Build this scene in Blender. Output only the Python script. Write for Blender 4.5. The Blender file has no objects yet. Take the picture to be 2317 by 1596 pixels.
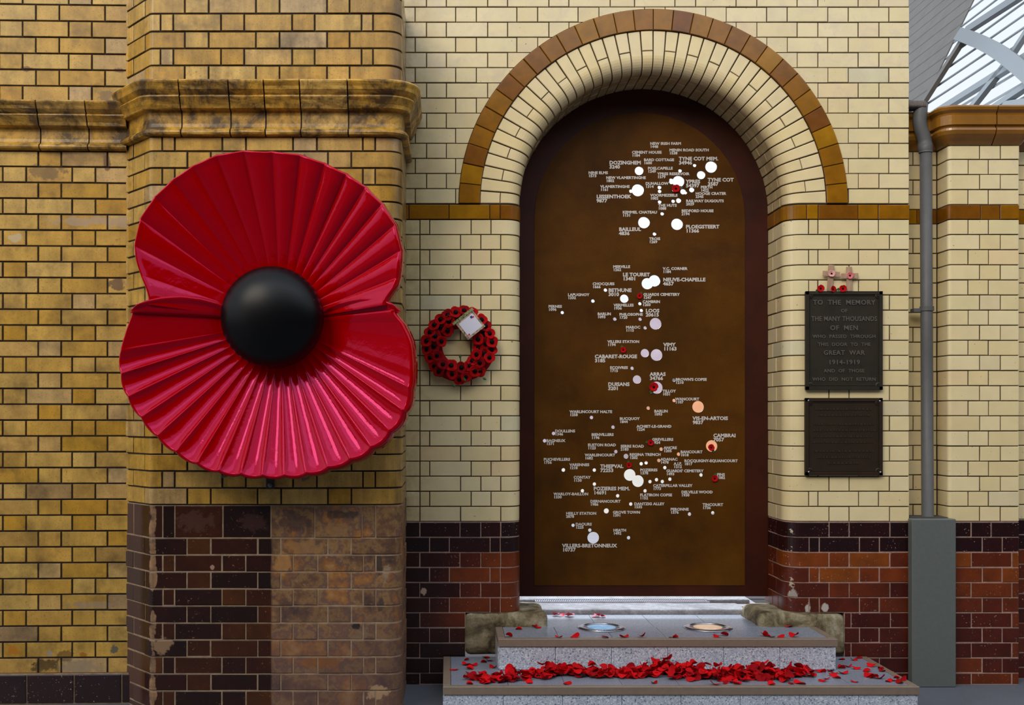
import bpy, math, random
from mathutils import Vector, Matrix, noise
random.seed(7)
PI = math.pi
scn = bpy.context.scene
C = scn.collection
# ------------------------------------------------------------------ camera, world, light
S = 426.0; DC = 6.0; VX = 1010.0; VY = 944.0; CZ = 1.4225   # wall scale px/m, distance, vanishing point, eye height
cam = bpy.data.cameras.new('camera'); camo = bpy.data.objects.new('camera', cam); C.objects.link(camo)
camo.location = (0, -DC, CZ); camo.rotation_euler = (PI/2, 0, 0)
cam.sensor_width = 36; cam.lens = 36*S*DC/2317
cam.shift_x = (1158.5-VX)/2317; cam.shift_y = (VY-798)/2317
cam.clip_start = 0.05; cam.clip_end = 300
scn.camera = camo
w = bpy.data.worlds.new('world'); scn.world = w; w.use_nodes = True
nt = w.node_tree; nt.nodes.clear()
out = nt.nodes.new('ShaderNodeOutputWorld'); bg = nt.nodes.new('ShaderNodeBackground')
tc = nt.nodes.new('ShaderNodeTexCoord'); sx = nt.nodes.new('ShaderNodeSeparateXYZ'); cr = nt.nodes.new('ShaderNodeValToRGB')
nt.links.new(tc.outputs['Generated'], sx.inputs[0]); nt.links.new(sx.outputs['Z'], cr.inputs[0])
cr.color_ramp.elements[0].position = 0.0; cr.color_ramp.elements[0].color = (0.10, 0.10, 0.11, 1)
cr.color_ramp.elements[1].position = 0.6; cr.color_ramp.elements[1].color = (0.78, 0.88, 1.0, 1)
e = cr.color_ramp.elements.new(0.03); e.color = (0.62, 0.64, 0.68, 1)
e = cr.color_ramp.elements.new(0.22); e.color = (0.80, 0.86, 0.92, 1)
bg.inputs['Strength'].default_value = 1.45
nt.links.new(cr.outputs[0], bg.inputs[0]); nt.links.new(bg.outputs[0], out.inputs[0])
def light(name, kind, loc, rot, energy, col, **kw):
    l = bpy.data.lights.new(name, kind); l.energy = energy; l.color = col
    for k, v in kw.items(): setattr(l, k, v)
    o = bpy.data.objects.new(name, l); o.location = loc; o.rotation_euler = rot; C.objects.link(o); return o
def look(loc, tgt):
    return (Vector(tgt)-Vector(loc)).to_track_quat('-Z', 'Y').to_euler()
SUN_L = (-3.2, -7, 6.2)
light('sun', 'SUN', SUN_L, look(SUN_L, (1, 0, 1.2)), 1.75, (1.0, 0.88, 0.72), angle=0.5)
L2 = (0.8, -4.6, 6.4)
light('roof_skylight', 'AREA', L2, look(L2, (0.4, 0, 1.0)), 60, (0.86, 0.93, 1.0), shape='RECTANGLE', size=7, size_y=1.6)
L3 = (1.1, 2.6, 2.9)
light('street_daylight', 'AREA', L3, look(L3, (1.1, 0.1, 0.3)), 230, (0.85, 0.92, 1.0), shape='RECTANGLE', size=1.8, size_y=1.2)
scn.view_settings.view_transform = 'Standard'; scn.view_settings.look = 'None'
scn.view_settings.gamma = 1; scn.view_settings.use_curve_mapping = False; scn.view_settings.exposure = -0.12
scn.cycles.max_bounces = 8; scn.cycles.use_denoising = True

# ------------------------------------------------------------------ coordinates
YP = -.595
def SC(Y): return (DC+Y)/DC/S
def X(px, Y=0.0): return (px-VX)*SC(Y)
def Z(py, Y=0.0): return CZ+(VY-py)*SC(Y)
def W(px, py, Y=0.0): return Vector((X(px, Y), Y, Z(py, Y)))

# ------------------------------------------------------------------ object helpers
WL = {}
def tag(o, label=None, cat=None, group=None, kind=None):
    if label: o['label'] = label
    if cat: o['category'] = cat
    if group: o['group'] = group
    if kind: o['kind'] = kind
    return o
def mesh_obj(name, V, F, mats, parent=None, attrs=None, smooth=None, center=True, midx=None):
    V = [Vector(v) for v in V]
    c = Vector((0, 0, 0))
    if center and V:
        lo = [min(v[i] for v in V) for i in range(3)]; hi = [max(v[i] for v in V) for i in range(3)]
        c = Vector([(lo[i]+hi[i])/2 for i in range(3)])
    me = bpy.data.meshes.new(name)
    me.from_pydata([tuple(v-c) for v in V], [], F)
    for m in (mats if isinstance(mats, (list, tuple)) else [mats]): me.materials.append(m)
    if midx: me.polygons.foreach_set('material_index', midx)
    if smooth: me.polygons.foreach_set('use_smooth', [True]*len(me.polygons)) if smooth is True else me.shade_auto_smooth(smooth) if hasattr(me, 'shade_auto_smooth') else None
    if attrs:
        for k, vals in attrs.items():
            a = me.attributes.new(k, 'FLOAT', 'POINT'); a.data.foreach_set('value', vals)
    me.update()
    o = bpy.data.objects.new(name, me); C.objects.link(o)
    pl = WL.get(parent.name, Vector((0, 0, 0))) if parent else Vector((0, 0, 0))
    if parent: o.parent = parent
    o.location = (c - pl) if center else (0, 0, 0)
    WL[o.name] = c if center else Vector((0, 0, 0))
    return o
def empty(name, loc=(0, 0, 0), rot=(0, 0, 0)):
    o = bpy.data.objects.new(name, None); o.location = loc; o.rotation_euler = rot; C.objects.link(o)
    o.empty_display_size = 0.1; WL[o.name] = Vector(loc); return o
def copy_tree(o, parent=None):
    c = o.copy(); C.objects.link(c); c.parent = parent
    for ch in o.children: copy_tree(ch, c)
    return c
class MB:
    def __init__(s): s.V = []; s.F = []; s.M = []
    def add(s, V, F, m=0):
        n = len(s.V); s.V += [Vector(v) for v in V]; s.F += [tuple(i+n for i in f) for f in F]; s.M += [m]*len(F); return s
    def box(s, a, b, bev=0.0, m=0):
        x0, y0, z0 = a; x1, y1, z1 = b
        if bev <= 0:
            V = [(x, y, z) for x in (x0, x1) for y in (y0, y1) for z in (z0, z1)]
            F = [(0,1,3,2),(4,6,7,5),(0,4,5,1),(2,3,7,6),(0,2,6,4),(1,5,7,3)]
            return s.add(V, F, m)
        V = []; idx = {}
        for i, x in enumerate((x0, x1)):
            for j, y in enumerate((y0, y1)):
                for k, z in enumerate((z0, z1)):
                    sx_ = 1 if i else -1; sy_ = 1 if j else -1; sz_ = 1 if k else -1
                    for ax in range(3):
                        p = [x, y, z]
                        for a2, sg in ((0, sx_), (1, sy_), (2, sz_)):
                            if a2 != ax: p[a2] -= sg*bev
                        idx[(i, j, k, ax)] = len(V); V.append(p)
        F = []
        for k in (0, 1): F.append([idx[(i, j, k, 2)] for i, j in ((0,0),(1,0),(1,1),(0,1))])
        for j in (0, 1): F.append([idx[(i, j, k, 1)] for i, k in ((0,0),(1,0),(1,1),(0,1))])
        for i in (0, 1): F.append([idx[(i, j, k, 0)] for j, k in ((0,0),(1,0),(1,1),(0,1))])
        for i in (0,1):
            for j in (0,1): F.append([idx[(i,j,0,0)], idx[(i,j,1,0)], idx[(i,j,1,1)], idx[(i,j,0,1)]])
        for i in (0,1):
            for k in (0,1): F.append([idx[(i,0,k,0)], idx[(i,1,k,0)], idx[(i,1,k,2)], idx[(i,0,k,2)]])
        for j in (0,1):
            for k in (0,1): F.append([idx[(0,j,k,1)], idx[(1,j,k,1)], idx[(1,j,k,2)], idx[(0,j,k,2)]])
        for i in (0,1):
            for j in (0,1):
                for k in (0,1): F.append([idx[(i,j,k,0)], idx[(i,j,k,1)], idx[(i,j,k,2)]])
        return s.add(V, F, m)
    def lathe(s, prof, org=(0,0,0), seg=24, M=None, m=0):
        # prof: (r, h) around local Z, M maps to world
        V = []; F = []
        for r, h in prof:
            for i in range(seg):
                a = 2*PI*i/seg; p = Vector((r*math.cos(a), r*math.sin(a), h))
                if M is not None: p = M @ p
                V.append(p + Vector(org))
        for j in range(len(prof)-1):
            for i in range(seg):
                F.append((j*seg+i, j*seg+(i+1) % seg, (j+1)*seg+(i+1) % seg, (j+1)*seg+i))
        F.append(tuple(range(seg))[::-1]); n = (len(prof)-1)*seg; F.append(tuple(n+i for i in range(seg)))
        return s.add(V, F, m)
    def tube(s, pts, rad, seg=16, m=0):
        V = []; F = []; n = len(pts)
        for k, p in enumerate(pts):
            p = Vector(p); t = (Vector(pts[min(k+1, n-1)])-Vector(pts[max(k-1, 0)])).normalized()
            a = Vector((0, 1, 0)) if abs(t.y) < .9 else Vector((1, 0, 0)); u = t.cross(a).normalized(); v = t.cross(u)
            r = rad[k] if isinstance(rad, (list, tuple)) else rad
            for i in range(seg):
                q = 2*PI*i/seg; V.append(p+u*r*math.cos(q)+v*r*math.sin(q))
        for k in range(n-1):
            for i in range(seg): F.append((k*seg+i, k*seg+(i+1) % seg, (k+1)*seg+(i+1) % seg, (k+1)*seg+i))
        F.append(tuple(range(seg))); F.append(tuple((n-1)*seg+i for i in range(seg)))
        return s.add(V, F, m)
    def prism(s, poly, h0, h1, M=None, m=0):
        n = len(poly); V = []
        for h in (h0, h1):
            for x, y in poly:
                p = Vector((x, y, h)); V.append(M @ p if M is not None else p)
        F = [tuple(range(n))[::-1], tuple(range(n, 2*n))]+[(i, (i+1) % n, n+(i+1) % n, n+i) for i in range(n)]
        return s.add(V, F, m)
    def build(s, name, mats, parent=None, smooth=None, center=True):
        return mesh_obj(name, s.V, s.F, mats, parent, None, smooth, center, s.M)
def fix_normals(o):
    import bmesh
    bm = bmesh.new(); bm.from_mesh(o.data); bmesh.ops.recalc_face_normals(bm, faces=bm.faces); bm.to_mesh(o.data); bm.free(); return o

# ------------------------------------------------------------------ materials
def c(r, g, b, k=1.0):
    def f(v):
        v /= 255.0
        return v/12.92 if v <= .04045 else ((v+.055)/1.055)**2.4
    return (min(1, f(r)*k), min(1, f(g)*k), min(1, f(b)*k), 1)
class NM:
    def __init__(s, name):
        s.m = bpy.data.materials.new(name); s.m.use_nodes = True; s.t = s.m.node_tree; s.t.nodes.clear()
        s.o = s.n('ShaderNodeOutputMaterial'); s.b = s.n('ShaderNodeBsdfPrincipled'); s.l(s.b.outputs[0], s.o.inputs[0])
        s.pos = s.n('ShaderNodeNewGeometry').outputs['Position']
    def n(s, k, **kw):
        x = s.t.nodes.new(k)
        for a, v in kw.items(): setattr(x, a, v)
        return x
    def l(s, a, b): s.t.links.new(a, b)
    def put(s, inp, v):
        if isinstance(v, bpy.types.NodeSocket): s.l(v, inp)
        else: inp.default_value = v
    def set(s, **kw):
        for k, v in kw.items(): s.put(s.b.inputs[k.replace('_', ' ')], v)
    def attr(s, name): return s.n('ShaderNodeAttribute', attribute_name=name).outputs['Fac']
    def noise(s, scale, detail=4, rough=.6, vec=None, w=None, stretch=None, dist=0):
        x = s.n('ShaderNodeTexNoise'); x.inputs['Scale'].default_value = scale; x.inputs['Detail'].default_value = detail
        x.inputs['Roughness'].default_value = rough; x.inputs['Distortion'].default_value = dist
        v = vec or s.pos
        if stretch:
            mp = s.n('ShaderNodeMapping'); mp.inputs['Scale'].default_value = stretch; s.l(v, mp.inputs[0]); v = mp.outputs[0]
        if w is not None:
            x.noise_dimensions = '4D'; s.put(x.inputs['W'], w)
        s.l(v, x.inputs['Vector']); return x.outputs['Fac']
    def ramp(s, fac, stops, interp='LINEAR'):
        r = s.n('ShaderNodeValToRGB'); r.color_ramp.interpolation = interp; e = r.color_ramp.elements
        while len(e) < len(stops): e.new(.5)
        for i, (p, col) in enumerate(stops):
            e[i].position = p; e[i].color = col if isinstance(col, tuple) else (col, col, col, 1)
        s.l(fac, r.inputs[0]); return r.outputs[0]
    def mix(s, fac, a, b, mode='MIX'):
        x = s.n('ShaderNodeMix', data_type='RGBA', blend_type=mode); s.put(x.inputs[0], fac); s.put(x.inputs[6], a); s.put(x.inputs[7], b); return x.outputs[2]
    def math(s, op, a, b=0.0, clamp=False):
        x = s.n('ShaderNodeMath', operation=op); x.use_clamp = clamp; s.put(x.inputs[0], a); s.put(x.inputs[1], b); return x.outputs[0]
    def xyz(s):
        x = s.n('ShaderNodeSeparateXYZ'); s.l(s.pos, x.inputs[0]); return x.outputs
    def step(s, v, a, b):
        x = s.n('ShaderNodeMapRange'); x.interpolation_type = 'SMOOTHSTEP'; s.put(x.inputs[0], v)
        x.inputs[1].default_value = a; x.inputs[2].default_value = b; return x.outputs[0]
    def bump(s, h, strength=.3, dist=.002):
        x = s.n('ShaderNodeBump'); x.inputs['Strength'].default_value = strength; x.inputs['Distance'].default_value = dist
        s.l(h, x.inputs['Height']); s.l(x.outputs[0], s.b.inputs['Normal'])
def simple(name, col, rough=.5, metal=0, nscale=0, namt=.2, coat=0, bump=0, spec=.5):
    m = NM(name); cc = col
    if nscale:
        nz = m.noise(nscale, 5, .65); f = m.ramp(nz, [(.3, 1-namt), (.7, 1+0.0)]); cc = m.mix(1.0, col, f, 'MULTIPLY')
        if bump: m.bump(nz, bump, .003)
    m.set(Base_Color=cc, Roughness=rough, Metallic=metal, Coat_Weight=coat, Specular_IOR_Level=spec); return m.m
def spots(m, col, rg, L):
    x, y, z = m.xyz(); nz = m.noise(22, 4, .65)
    for px, py, rx, ry, Yv, cc, op in L:
        c0 = W(px, py, Yv); k = SC(Yv)
        dx = m.math('MULTIPLY', m.math('SUBTRACT', x, c0.x), 1/(rx*k)); dz = m.math('MULTIPLY', m.math('SUBTRACT', z, c0.z), 1/(ry*k))
        d = m.math('SQRT', m.math('ADD', m.math('MULTIPLY', dx, dx), m.math('MULTIPLY', dz, dz)))
        v = m.math('ADD', m.math('SUBTRACT', 1.0, d), m.math('MULTIPLY', m.math('SUBTRACT', nz, .5), 2.6))
        f = m.math('MULTIPLY', m.step(v, .0, .35), op); col = m.mix(f, col, cc)
    return col, rg
def brick_mat(name, palette, rough=.3, coat=.3, mott=.25, mscale=9, edge=.5, soot=0.0, sootcol=(.02,.012,.006,1), speck=0, speckcol=c(200,180,165), streak=0, extra=None, bump=.15):
    m = NM(name); t = m.attr('tone'); e = m.attr('edge')
    w = m.math('MULTIPLY', t, 57.0)
    col = m.ramp(t, palette)
    n1 = m.noise(mscale, 5, .6, w=w)
    col = m.mix(1.0, col, m.ramp(n1, [(.3, 1-mott), (.62, 1.0), (.8, 1.0+mott*.25)]), 'MULTIPLY')
    if streak:
        n3 = m.noise(26, 3, .6, w=w, stretch=(1, 1, .12)); col = m.mix(1.0, col, m.ramp(n3, [(.35, 1-streak), (.6, 1.0)]), 'MULTIPLY')
    if soot:
        n2 = m.noise(5.5, 7, .68); f = m.ramp(n2, [(.50, 0.0), (.74, soot)])
        n4 = m.noise(160, 2, .5); f2 = m.math('MULTIPLY', m.ramp(n4, [(.60, 0.0), (.70, .55)]), soot*1.2)
        col = m.mix(m.math('MAXIMUM', f, f2), col, sootcol)
    ne = m.noise(22, 4, .6); ef = m.math('MULTIPLY', e, m.ramp(ne, [(.35, edge*.5), (.65, edge)]))
    col = m.mix(ef, col, sootcol)
    rg = rough
    if speck:
        n5 = m.noise(95, 3, .6); f5 = m.ramp(n5, [(.70-speck*.1, 0.0), (.73-speck*.1, 1.0)])
        n6 = m.noise(13, 3, .6); f5 = m.math('MULTIPLY', f5, m.ramp(n6, [(.45, 0.0), (.6, .75)])); col = m.mix(f5, col, speckcol)
        rg = m.math('ADD', m.math('MULTIPLY', f5, .4), rough)
    if extra: col, rg = extra(m, col, rg)
    m.set(Base_Color=col, Roughness=rg, Coat_Weight=coat, Coat_Roughness=.12)
    m.bump(m.noise(30, 4, .5), bump, .004)
    return m.m
YEL = [(0, c(198,145,34)), (.2, c(209,163,70)), (.45, c(215,173,90)), (.62, c(203,152,50)), (.78, c(208,166,96)), (.88, c(198,164,112)), (.93, c(194,144,18)), (.985, c(184,148,100)), (1, c(112,86,58))]
M_yel = brick_mat('yellow_glazed_brick', YEL, rough=.42, coat=.12, mott=.38, soot=.7, edge=.85, sootcol=c(52,32,8), streak=.15, extra=lambda m, col, rg: spots(m, col, rg, [
    (57,156,17,6,-.41,c(110,70,42),.9),(268,158,16,6,-.41,c(112,74,46),.9),(240,366,9,17,-.41,c(104,66,38),.9),(236,214,22,14,-.41,c(124,96,66),.7),(105,388,48,18,-.41,c(112,84,48),.7),
    (100,252,0.1,0.1,-.41,c(60,40,20),0),(232,500,120,13,-.41,c(172,146,118),.7),(36,538,16,13,-.41,c(196,172,132),.8),(262,643,22,15,-.41,c(104,76,54),.85),(32,1470,15,12,-.41,c(176,108,10),.9),
    (112,1480,9,9,-.41,c(150,138,126),.9),(185,1483,14,8,-.41,c(158,98,12),.85),(100,1508,34,20,-.41,c(44,28,8),.75),(150,1485,22,14,-.41,c(92,60,12),.7),(256,1472,12,9,-.41,c(96,88,76),.95),(210,1370,60,8,-.41,c(150,130,110),.6),(180,1510,50,16,-.41,c(150,128,102),.7)]))
def pier_extra(m, col, rg):
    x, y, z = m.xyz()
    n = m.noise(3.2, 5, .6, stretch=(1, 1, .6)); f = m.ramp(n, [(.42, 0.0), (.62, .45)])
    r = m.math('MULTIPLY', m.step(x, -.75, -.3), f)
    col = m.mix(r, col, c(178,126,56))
    k = m.math('MULTIPLY', m.step(x, -.30, -.22), m.ramp(m.noise(14, 5, .6, stretch=(1,1,.3)), [(.3, .25), (.7, .85)]))  # right corner darkened: dirt and side shade painted together
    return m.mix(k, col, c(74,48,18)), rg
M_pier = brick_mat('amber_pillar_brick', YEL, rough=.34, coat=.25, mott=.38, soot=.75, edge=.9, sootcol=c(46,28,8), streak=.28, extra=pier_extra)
CRM = [(0, c(229,208,158)), (.4, c(233,214,168)), (.7, c(227,204,152)), (.9, c(228,211,162)), (.96, c(234,206,158)), (1, c(216,206,168))]
def cream_extra(m, col, rg):
    x, y, z = m.xyz()
    n = m.noise(16, 5, .65); a = m.math('MULTIPLY', m.step(x, .05, -.28), m.ramp(n, [(.3, .35), (.7, .8)]))  # grime plus the pillar's shadow, painted in towards the left
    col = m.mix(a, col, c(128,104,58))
    # patchy tan tint, strongest on the upper courses
    n2 = m.noise(11, 6, .7, dist=.6); b = m.math('MULTIPLY', m.ramp(n2, [(.48, 0.0), (.66, .5)]), m.step(z, 2.2, 3.2))
    col = m.mix(b, col, c(206,186,160))
    n3 = m.noise(70, 2, .5); s_ = m.ramp(n3, [(.735, 0.0), (.75, .8)])
    return m.mix(s_, col, c(60,40,24)), rg
M_cream = brick_mat('cream_glazed_brick', CRM, rough=.2, coat=.5, mott=.10, mscale=7, edge=.35, sootcol=c(90,66,34), extra=cream_extra, bump=.12)
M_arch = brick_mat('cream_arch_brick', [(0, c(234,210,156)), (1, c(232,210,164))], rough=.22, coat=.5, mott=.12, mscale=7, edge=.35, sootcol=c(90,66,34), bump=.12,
    extra=lambda m, col, rg: (m.mix(m.math('MULTIPLY', m.step(m.xyz()[1], .0, .07), m.ramp(m.noise(9, 5, .6), [(.35, .25), (.65, .6)])), col, c(120,88,48)), rg))  # soffit shade painted into the colour, browner with depth
M_amber = brick_mat('amber_glazed_tile', [(0, c(152,100,8)), (.5, c(142,90,8)), (.8, c(122,70,10)), (1, c(168,116,4))], rough=.2, coat=.35, mott=.35, mscale=12, edge=.3, sootcol=c(60,30,8), bump=.1)
def dado_extra(m, col, rg):
    x, y, z = m.xyz()
    # flaked cream paint near the right-hand jamb corner, shade painted in towards the pillar and the ground
    n = m.noise(24, 5, .7); near = m.math('SUBTRACT', 1.0, m.math('ABSOLUTE', m.math('MULTIPLY', m.math('SUBTRACT', x, 1.835), 14)), clamp=True)
    f = m.ramp(m.math('MULTIPLY', n, m.math('ADD', m.math('MULTIPLY', near, .75), .25)), [(.53, 0.0), (.56, 1.0)])
    col = m.mix(f, col, m.mix(m.noise(40), c(214,190,150), c(150,140,135)))
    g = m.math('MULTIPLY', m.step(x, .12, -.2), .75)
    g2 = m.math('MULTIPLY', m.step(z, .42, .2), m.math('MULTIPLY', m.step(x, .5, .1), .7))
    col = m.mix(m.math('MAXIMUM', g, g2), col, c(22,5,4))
    return spots(m, col, rg, [(1829,1377,9,12,0,c(186,176,164),.95),(1866,1377,9,12,0,c(186,176,164),.95),(1795,1345,10,14,0,c(170,160,150),.8),(958,1337,7,10,0,c(200,170,140),.8)])
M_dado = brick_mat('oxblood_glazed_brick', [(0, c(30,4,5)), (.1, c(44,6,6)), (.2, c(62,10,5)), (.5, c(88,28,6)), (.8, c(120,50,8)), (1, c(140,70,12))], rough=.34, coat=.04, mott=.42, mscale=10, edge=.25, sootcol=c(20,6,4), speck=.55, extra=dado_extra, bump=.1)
SPLITX = X(613, -.595)
def pdado_extra(m, col, rg):
    x, y, z = m.xyz()
    nz = m.noise(7, 4, .6); xx = m.math('ADD', x, m.math('MULTIPLY', m.math('SUBTRACT', nz, .5), .012))
    f = m.step(xx, SPLITX-.004, SPLITX+.008)
    n = m.noise(5, 6, .62); worn = m.ramp(n, [(.36, c(66,44,36)), (.44, c(108,72,42)), (.49, c(140,102,56)), (.53, c(100,70,58)), (.59, c(146,92,34)), (.67, c(170,126,76))]); tt = m.attr('tone'); worn = m.mix(1.0, worn, m.ramp(tt, [(0, .72), (1, 1.12)]), 'MULTIPLY')
    n2 = m.noise(60, 4, .7); worn = m.mix(m.ramp(n2, [(.58, 0.0), (.7, .5)]), worn, c(160,128,106))
    worn = m.mix(m.math('MULTIPLY', m.step(z, .75, .1), .5), worn, c(98,70,66))
    col = m.mix(f, col, worn)
    k = m.step(x, SPLITX-.62, SPLITX-.66)     # scuffed, dusty chamfer
    col = m.mix(m.math('MULTIPLY', k, .45), col, c(92,66,56))
    col, rg = spots(m, col, rg, [(366,1463,23,24,YP,c(140,108,80),.95),(806,1418,12,9,YP,c(24,16,10),.95),(812,1438,24,14,YP,c(120,96,72),.7),(857,1278,10,26,YP,c(34,26,22),.8),(875,1300,9,20,YP,c(150,128,100),.7),(860,1370,8,20,YP,c(40,30,24),.7),
        (440,1180,46,26,YP,c(92,58,48),.5),(575,1180,34,24,YP,c(76,48,40),.5),(665,1180,40,26,YP,c(64,40,36),.7),(770,1165,40,12,YP,c(40,26,22),.7),(756,1200,40,22,YP,c(146,108,60),.6),(640,1275,20,30,YP,c(176,124,60),.6),(690,1240,60,18,YP,c(160,116,66),.5),
        (480,1285,5,5,YP,c(170,130,110),.9),(855,1568,26,20,YP,c(176,140,104),.8),(720,1500,50,15,YP,c(134,78,22),.6)])
    # knocked corner showing clay
    d = m.math('ABSOLUTE', m.math('SUBTRACT', x, X(345, -.595))); d2 = m.math('SUBTRACT', 1.0, m.math('MULTIPLY', d, 19), clamp=True)
    q = m.ramp(m.math('MULTIPLY', d2, m.noise(9, 5, .65)), [(.36, 0.0), (.40, 1.0)])
    col = m.mix(q, col, m.ramp(m.noise(18, 4, .7), [(.35, c(96,72,54)), (.65, c(158,120,84))]))
    rg = m.math('ADD', m.math('MULTIPLY', m.math('MAXIMUM', f, k), .35), .3)
    return col, rg
M_pdado = brick_mat('maroon_pillar_brick', [(0, c(28,7,3)), (.4, c(46,13,3)), (.75, c(66,27,3)), (1, c(84,44,6))], rough=.34, coat=.03, mott=.45, mscale=11, edge=.2, sootcol=c(24,10,6), speck=.45, speckcol=c(150,104,76), extra=pdado_extra)
M_plinth = brick_mat('black_plinth_block', [(0, c(28,12,16)), (1, c(50,16,12))], rough=.25, coat=.4, mott=.5, mscale=6, edge=.2, speck=.5)
M_mort_dark = simple('sooty_mortar', c(46,30,12), .9, nscale=30, namt=.5)
M_mort_cream = simple('brown_mortar', c(62,44,22), .9, nscale=30, namt=.5)
M_mort_pink = simple('pinkish_grey_mortar', c(186,150,134), .9, nscale=30, namt=.45)
M_mort_grey = simple('grey_brown_mortar', c(168,140,112), .9, nscale=22, namt=.5)
def moulding_mat():
    m = NM('weathered_terracotta'); t = m.attr('tone')
    col = m.ramp(t, [(0, c(200,152,52)), (.5, c(194,144,42)), (1, c(206,162,76))])
    n = m.noise(7, 8, .72, dist=.4); col = m.mix(m.ramp(n, [(.42, 0.0), (.60, .92)]), col, c(54,34,10))
    n2 = m.noise(2.6, 5, .6); col = m.mix(m.ramp(n2, [(.55, 0.0), (.7, .5)]), col, c(104,76,44))
    col = m.mix(m.ramp(m.noise(120, 2), [(.62, 0.0), (.72, .6)]), col, c(50,34,12))
    m.set(Base_Color=col, Roughness=.5, Coat_Weight=.1); m.bump(n, .35, .006); return m.m
M_mould = moulding_mat()
M_ambmould = brick_mat('brown_cornice_tile', [(0, c(140,90,26)), (1, c(148,98,22))], rough=.25, coat=.3, mott=.25, mscale=8, edge=.3, sootcol=c(60,36,14))

# ------------------------------------------------------------------ curved wall paths and bricks
class Path:
    def __init__(s, pts, rad):
        P = []; n = len(pts)
        for i, p in enumerate(pts):
            p = Vector(p); r = rad[i]
            if r <= 0 or i in (0, n-1): P.append(p); continue
            a = (Vector(pts[i-1])-p).normalized(); b = (Vector(pts[i+1])-p).normalized()
            ang = a.angle(b); d = r/math.tan(ang/2); p0 = p+a*d; p1 = p+b*d
            cen = p+(a+b).normalized()*(r/math.sin(ang/2)); v0 = p0-cen; v1 = p1-cen
            tot = v0.angle(v1); k = max(3, int(tot/(PI/2)*9)); sg = 1 if v0.x*v1.y-v0.y*v1.x > 0 else -1
            for j in range(k+1):
                q = sg*tot*j/k; cs, sn = math.cos(q), math.sin(q)
                P.append(cen+Vector((v0.x*cs-v0.y*sn, v0.x*sn+v0.y*cs)))
        s.P = P; s.S = [0.0]
        for i in range(1, len(P)): s.S.append(s.S[-1]+(P[i]-P[i-1]).length)
        s.T = []
        for i in range(len(P)):
            a = (P[i]-P[i-1]).normalized() if i else None; b = (P[i+1]-P[i]).normalized() if i < len(P)-1 else None
            s.T.append(((a or b)+(b or a)).normalized())
        s.L = s.S[-1]
    def at(s, q):
        q = max(0, min(s.L, q)); i = 0
        for k in range(1, len(s.S)-1):
            if abs(s.S[k]-q) < 1e-6:          # a corner: mitre the offset
                a = (s.P[k]-s.P[k-1]).normalized(); b = (s.P[k+1]-s.P[k]).normalized(); t = (a+b).normalized()
                m = 1/max(.35, t.dot(a)); return s.P[k], Vector((t.y*m, -t.x*m))
        while i < len(s.S)-2 and s.S[i+1] < q: i += 1
        f = (q-s.S[i])/max(1e-9, s.S[i+1]-s.S[i]); p = s.P[i].lerp(s.P[i+1], f); t = s.T[i].lerp(s.T[i+1], f)
        # straight stretches keep their own direction
        if (s.P[i+1]-s.P[i]).length > .06: t = (s.P[i+1]-s.P[i])
        t.normalize(); return p, Vector((t.y, -t.x))
    def f(s, q, z, o):
        p, n = s.at(q); return (p.x+n.x*o, p.y+n.y*o, z)
    def s_at_x(s, x, y=None):
        # arc length where the path passes this x (on the part nearest the camera)
        best = None
        for i in range(len(s.P)-1):
            a, b = s.P[i], s.P[i+1]
            if abs(b.x-a.x) < 1e-6: continue
            f = (x-a.x)/(b.x-a.x)
            if -1e-6 <= f <= 1+1e-6:
                q = s.S[i]+f*(s.S[i+1]-s.S[i]); yy = a.y+f*(b.y-a.y)
                if best is None or yy < best[1]: best = (q, yy)
        return best[0] if best else (0 if x < s.P[0].x else s.L)
    def samples(s, a, b, b_):
        return [a+b_]+[q for q in s.S if a+b_*2 < q < b-b_*2]+[b-b_]
def grid_brick(f, us, vs, bu, bv, front, back, bev):
    """us, vs: inner samples; the ring lies bu/bv outside them"""
    U = [us[0]-bu, us[0]-bu]+list(us)+[us[-1]+bu, us[-1]+bu]
    Vv = [vs[0]-bv, vs[0]-bv]+list(vs)+[vs[-1]+bv, vs[-1]+bv]
    nu, nv = len(U), len(Vv); V = []; E = []
    for i, u in enumerate(U):
        for j, v in enumerate(Vv):
            lv = min(i, j, nu-1-i, nv-1-j)
            V.append(f(u, v, back if lv == 0 else front-bev if lv == 1 else front)); E.append(1.0 if lv < 2 else 0.0)
    F = [(i*nv+j, (i+1)*nv+j, (i+1)*nv+j+1, i*nv+j+1) for i in range(nu-1) for j in range(nv-1)]
    return V, F, E
class Bricks:
    """collects bricks of one wall; build() makes the biggest 300 objects, joins the rest"""
    def __init__(s, name='brick'): s.L = []; s.name = name
    def add(s, V, F, E, tone, mat, area): s.L.append((V, F, E, tone, mat, area))
    def build(s, parent, lim=300):
        s.L.sort(key=lambda b: -b[5])
        for V, F, E, t, m, a in s.L[:lim]:
            mesh_obj(s.name, V, F, m, parent, {'tone': [t]*len(V), 'edge': E})
        rest = s.L[lim:]
        if rest:
            V = []; F = []; E = []; T = []; mats = []; mi = []
            for v, f, e, t, m, a in rest:
                n = len(V); V += [Vector(q) for q in v]; F += [tuple(i+n for i in g) for g in f]; E += e; T += [t]*len(v)
                if m not in mats: mats.append(m)
                mi += [mats.index(m)]*len(f)
            o = mesh_obj(s.name+'work', V, F, mats, parent, {'tone': T, 'edge': E}, midx=mi); o['kind'] = 'stuff'
        print('bricks', parent.name, len(s.L))
JX = .0026
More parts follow.
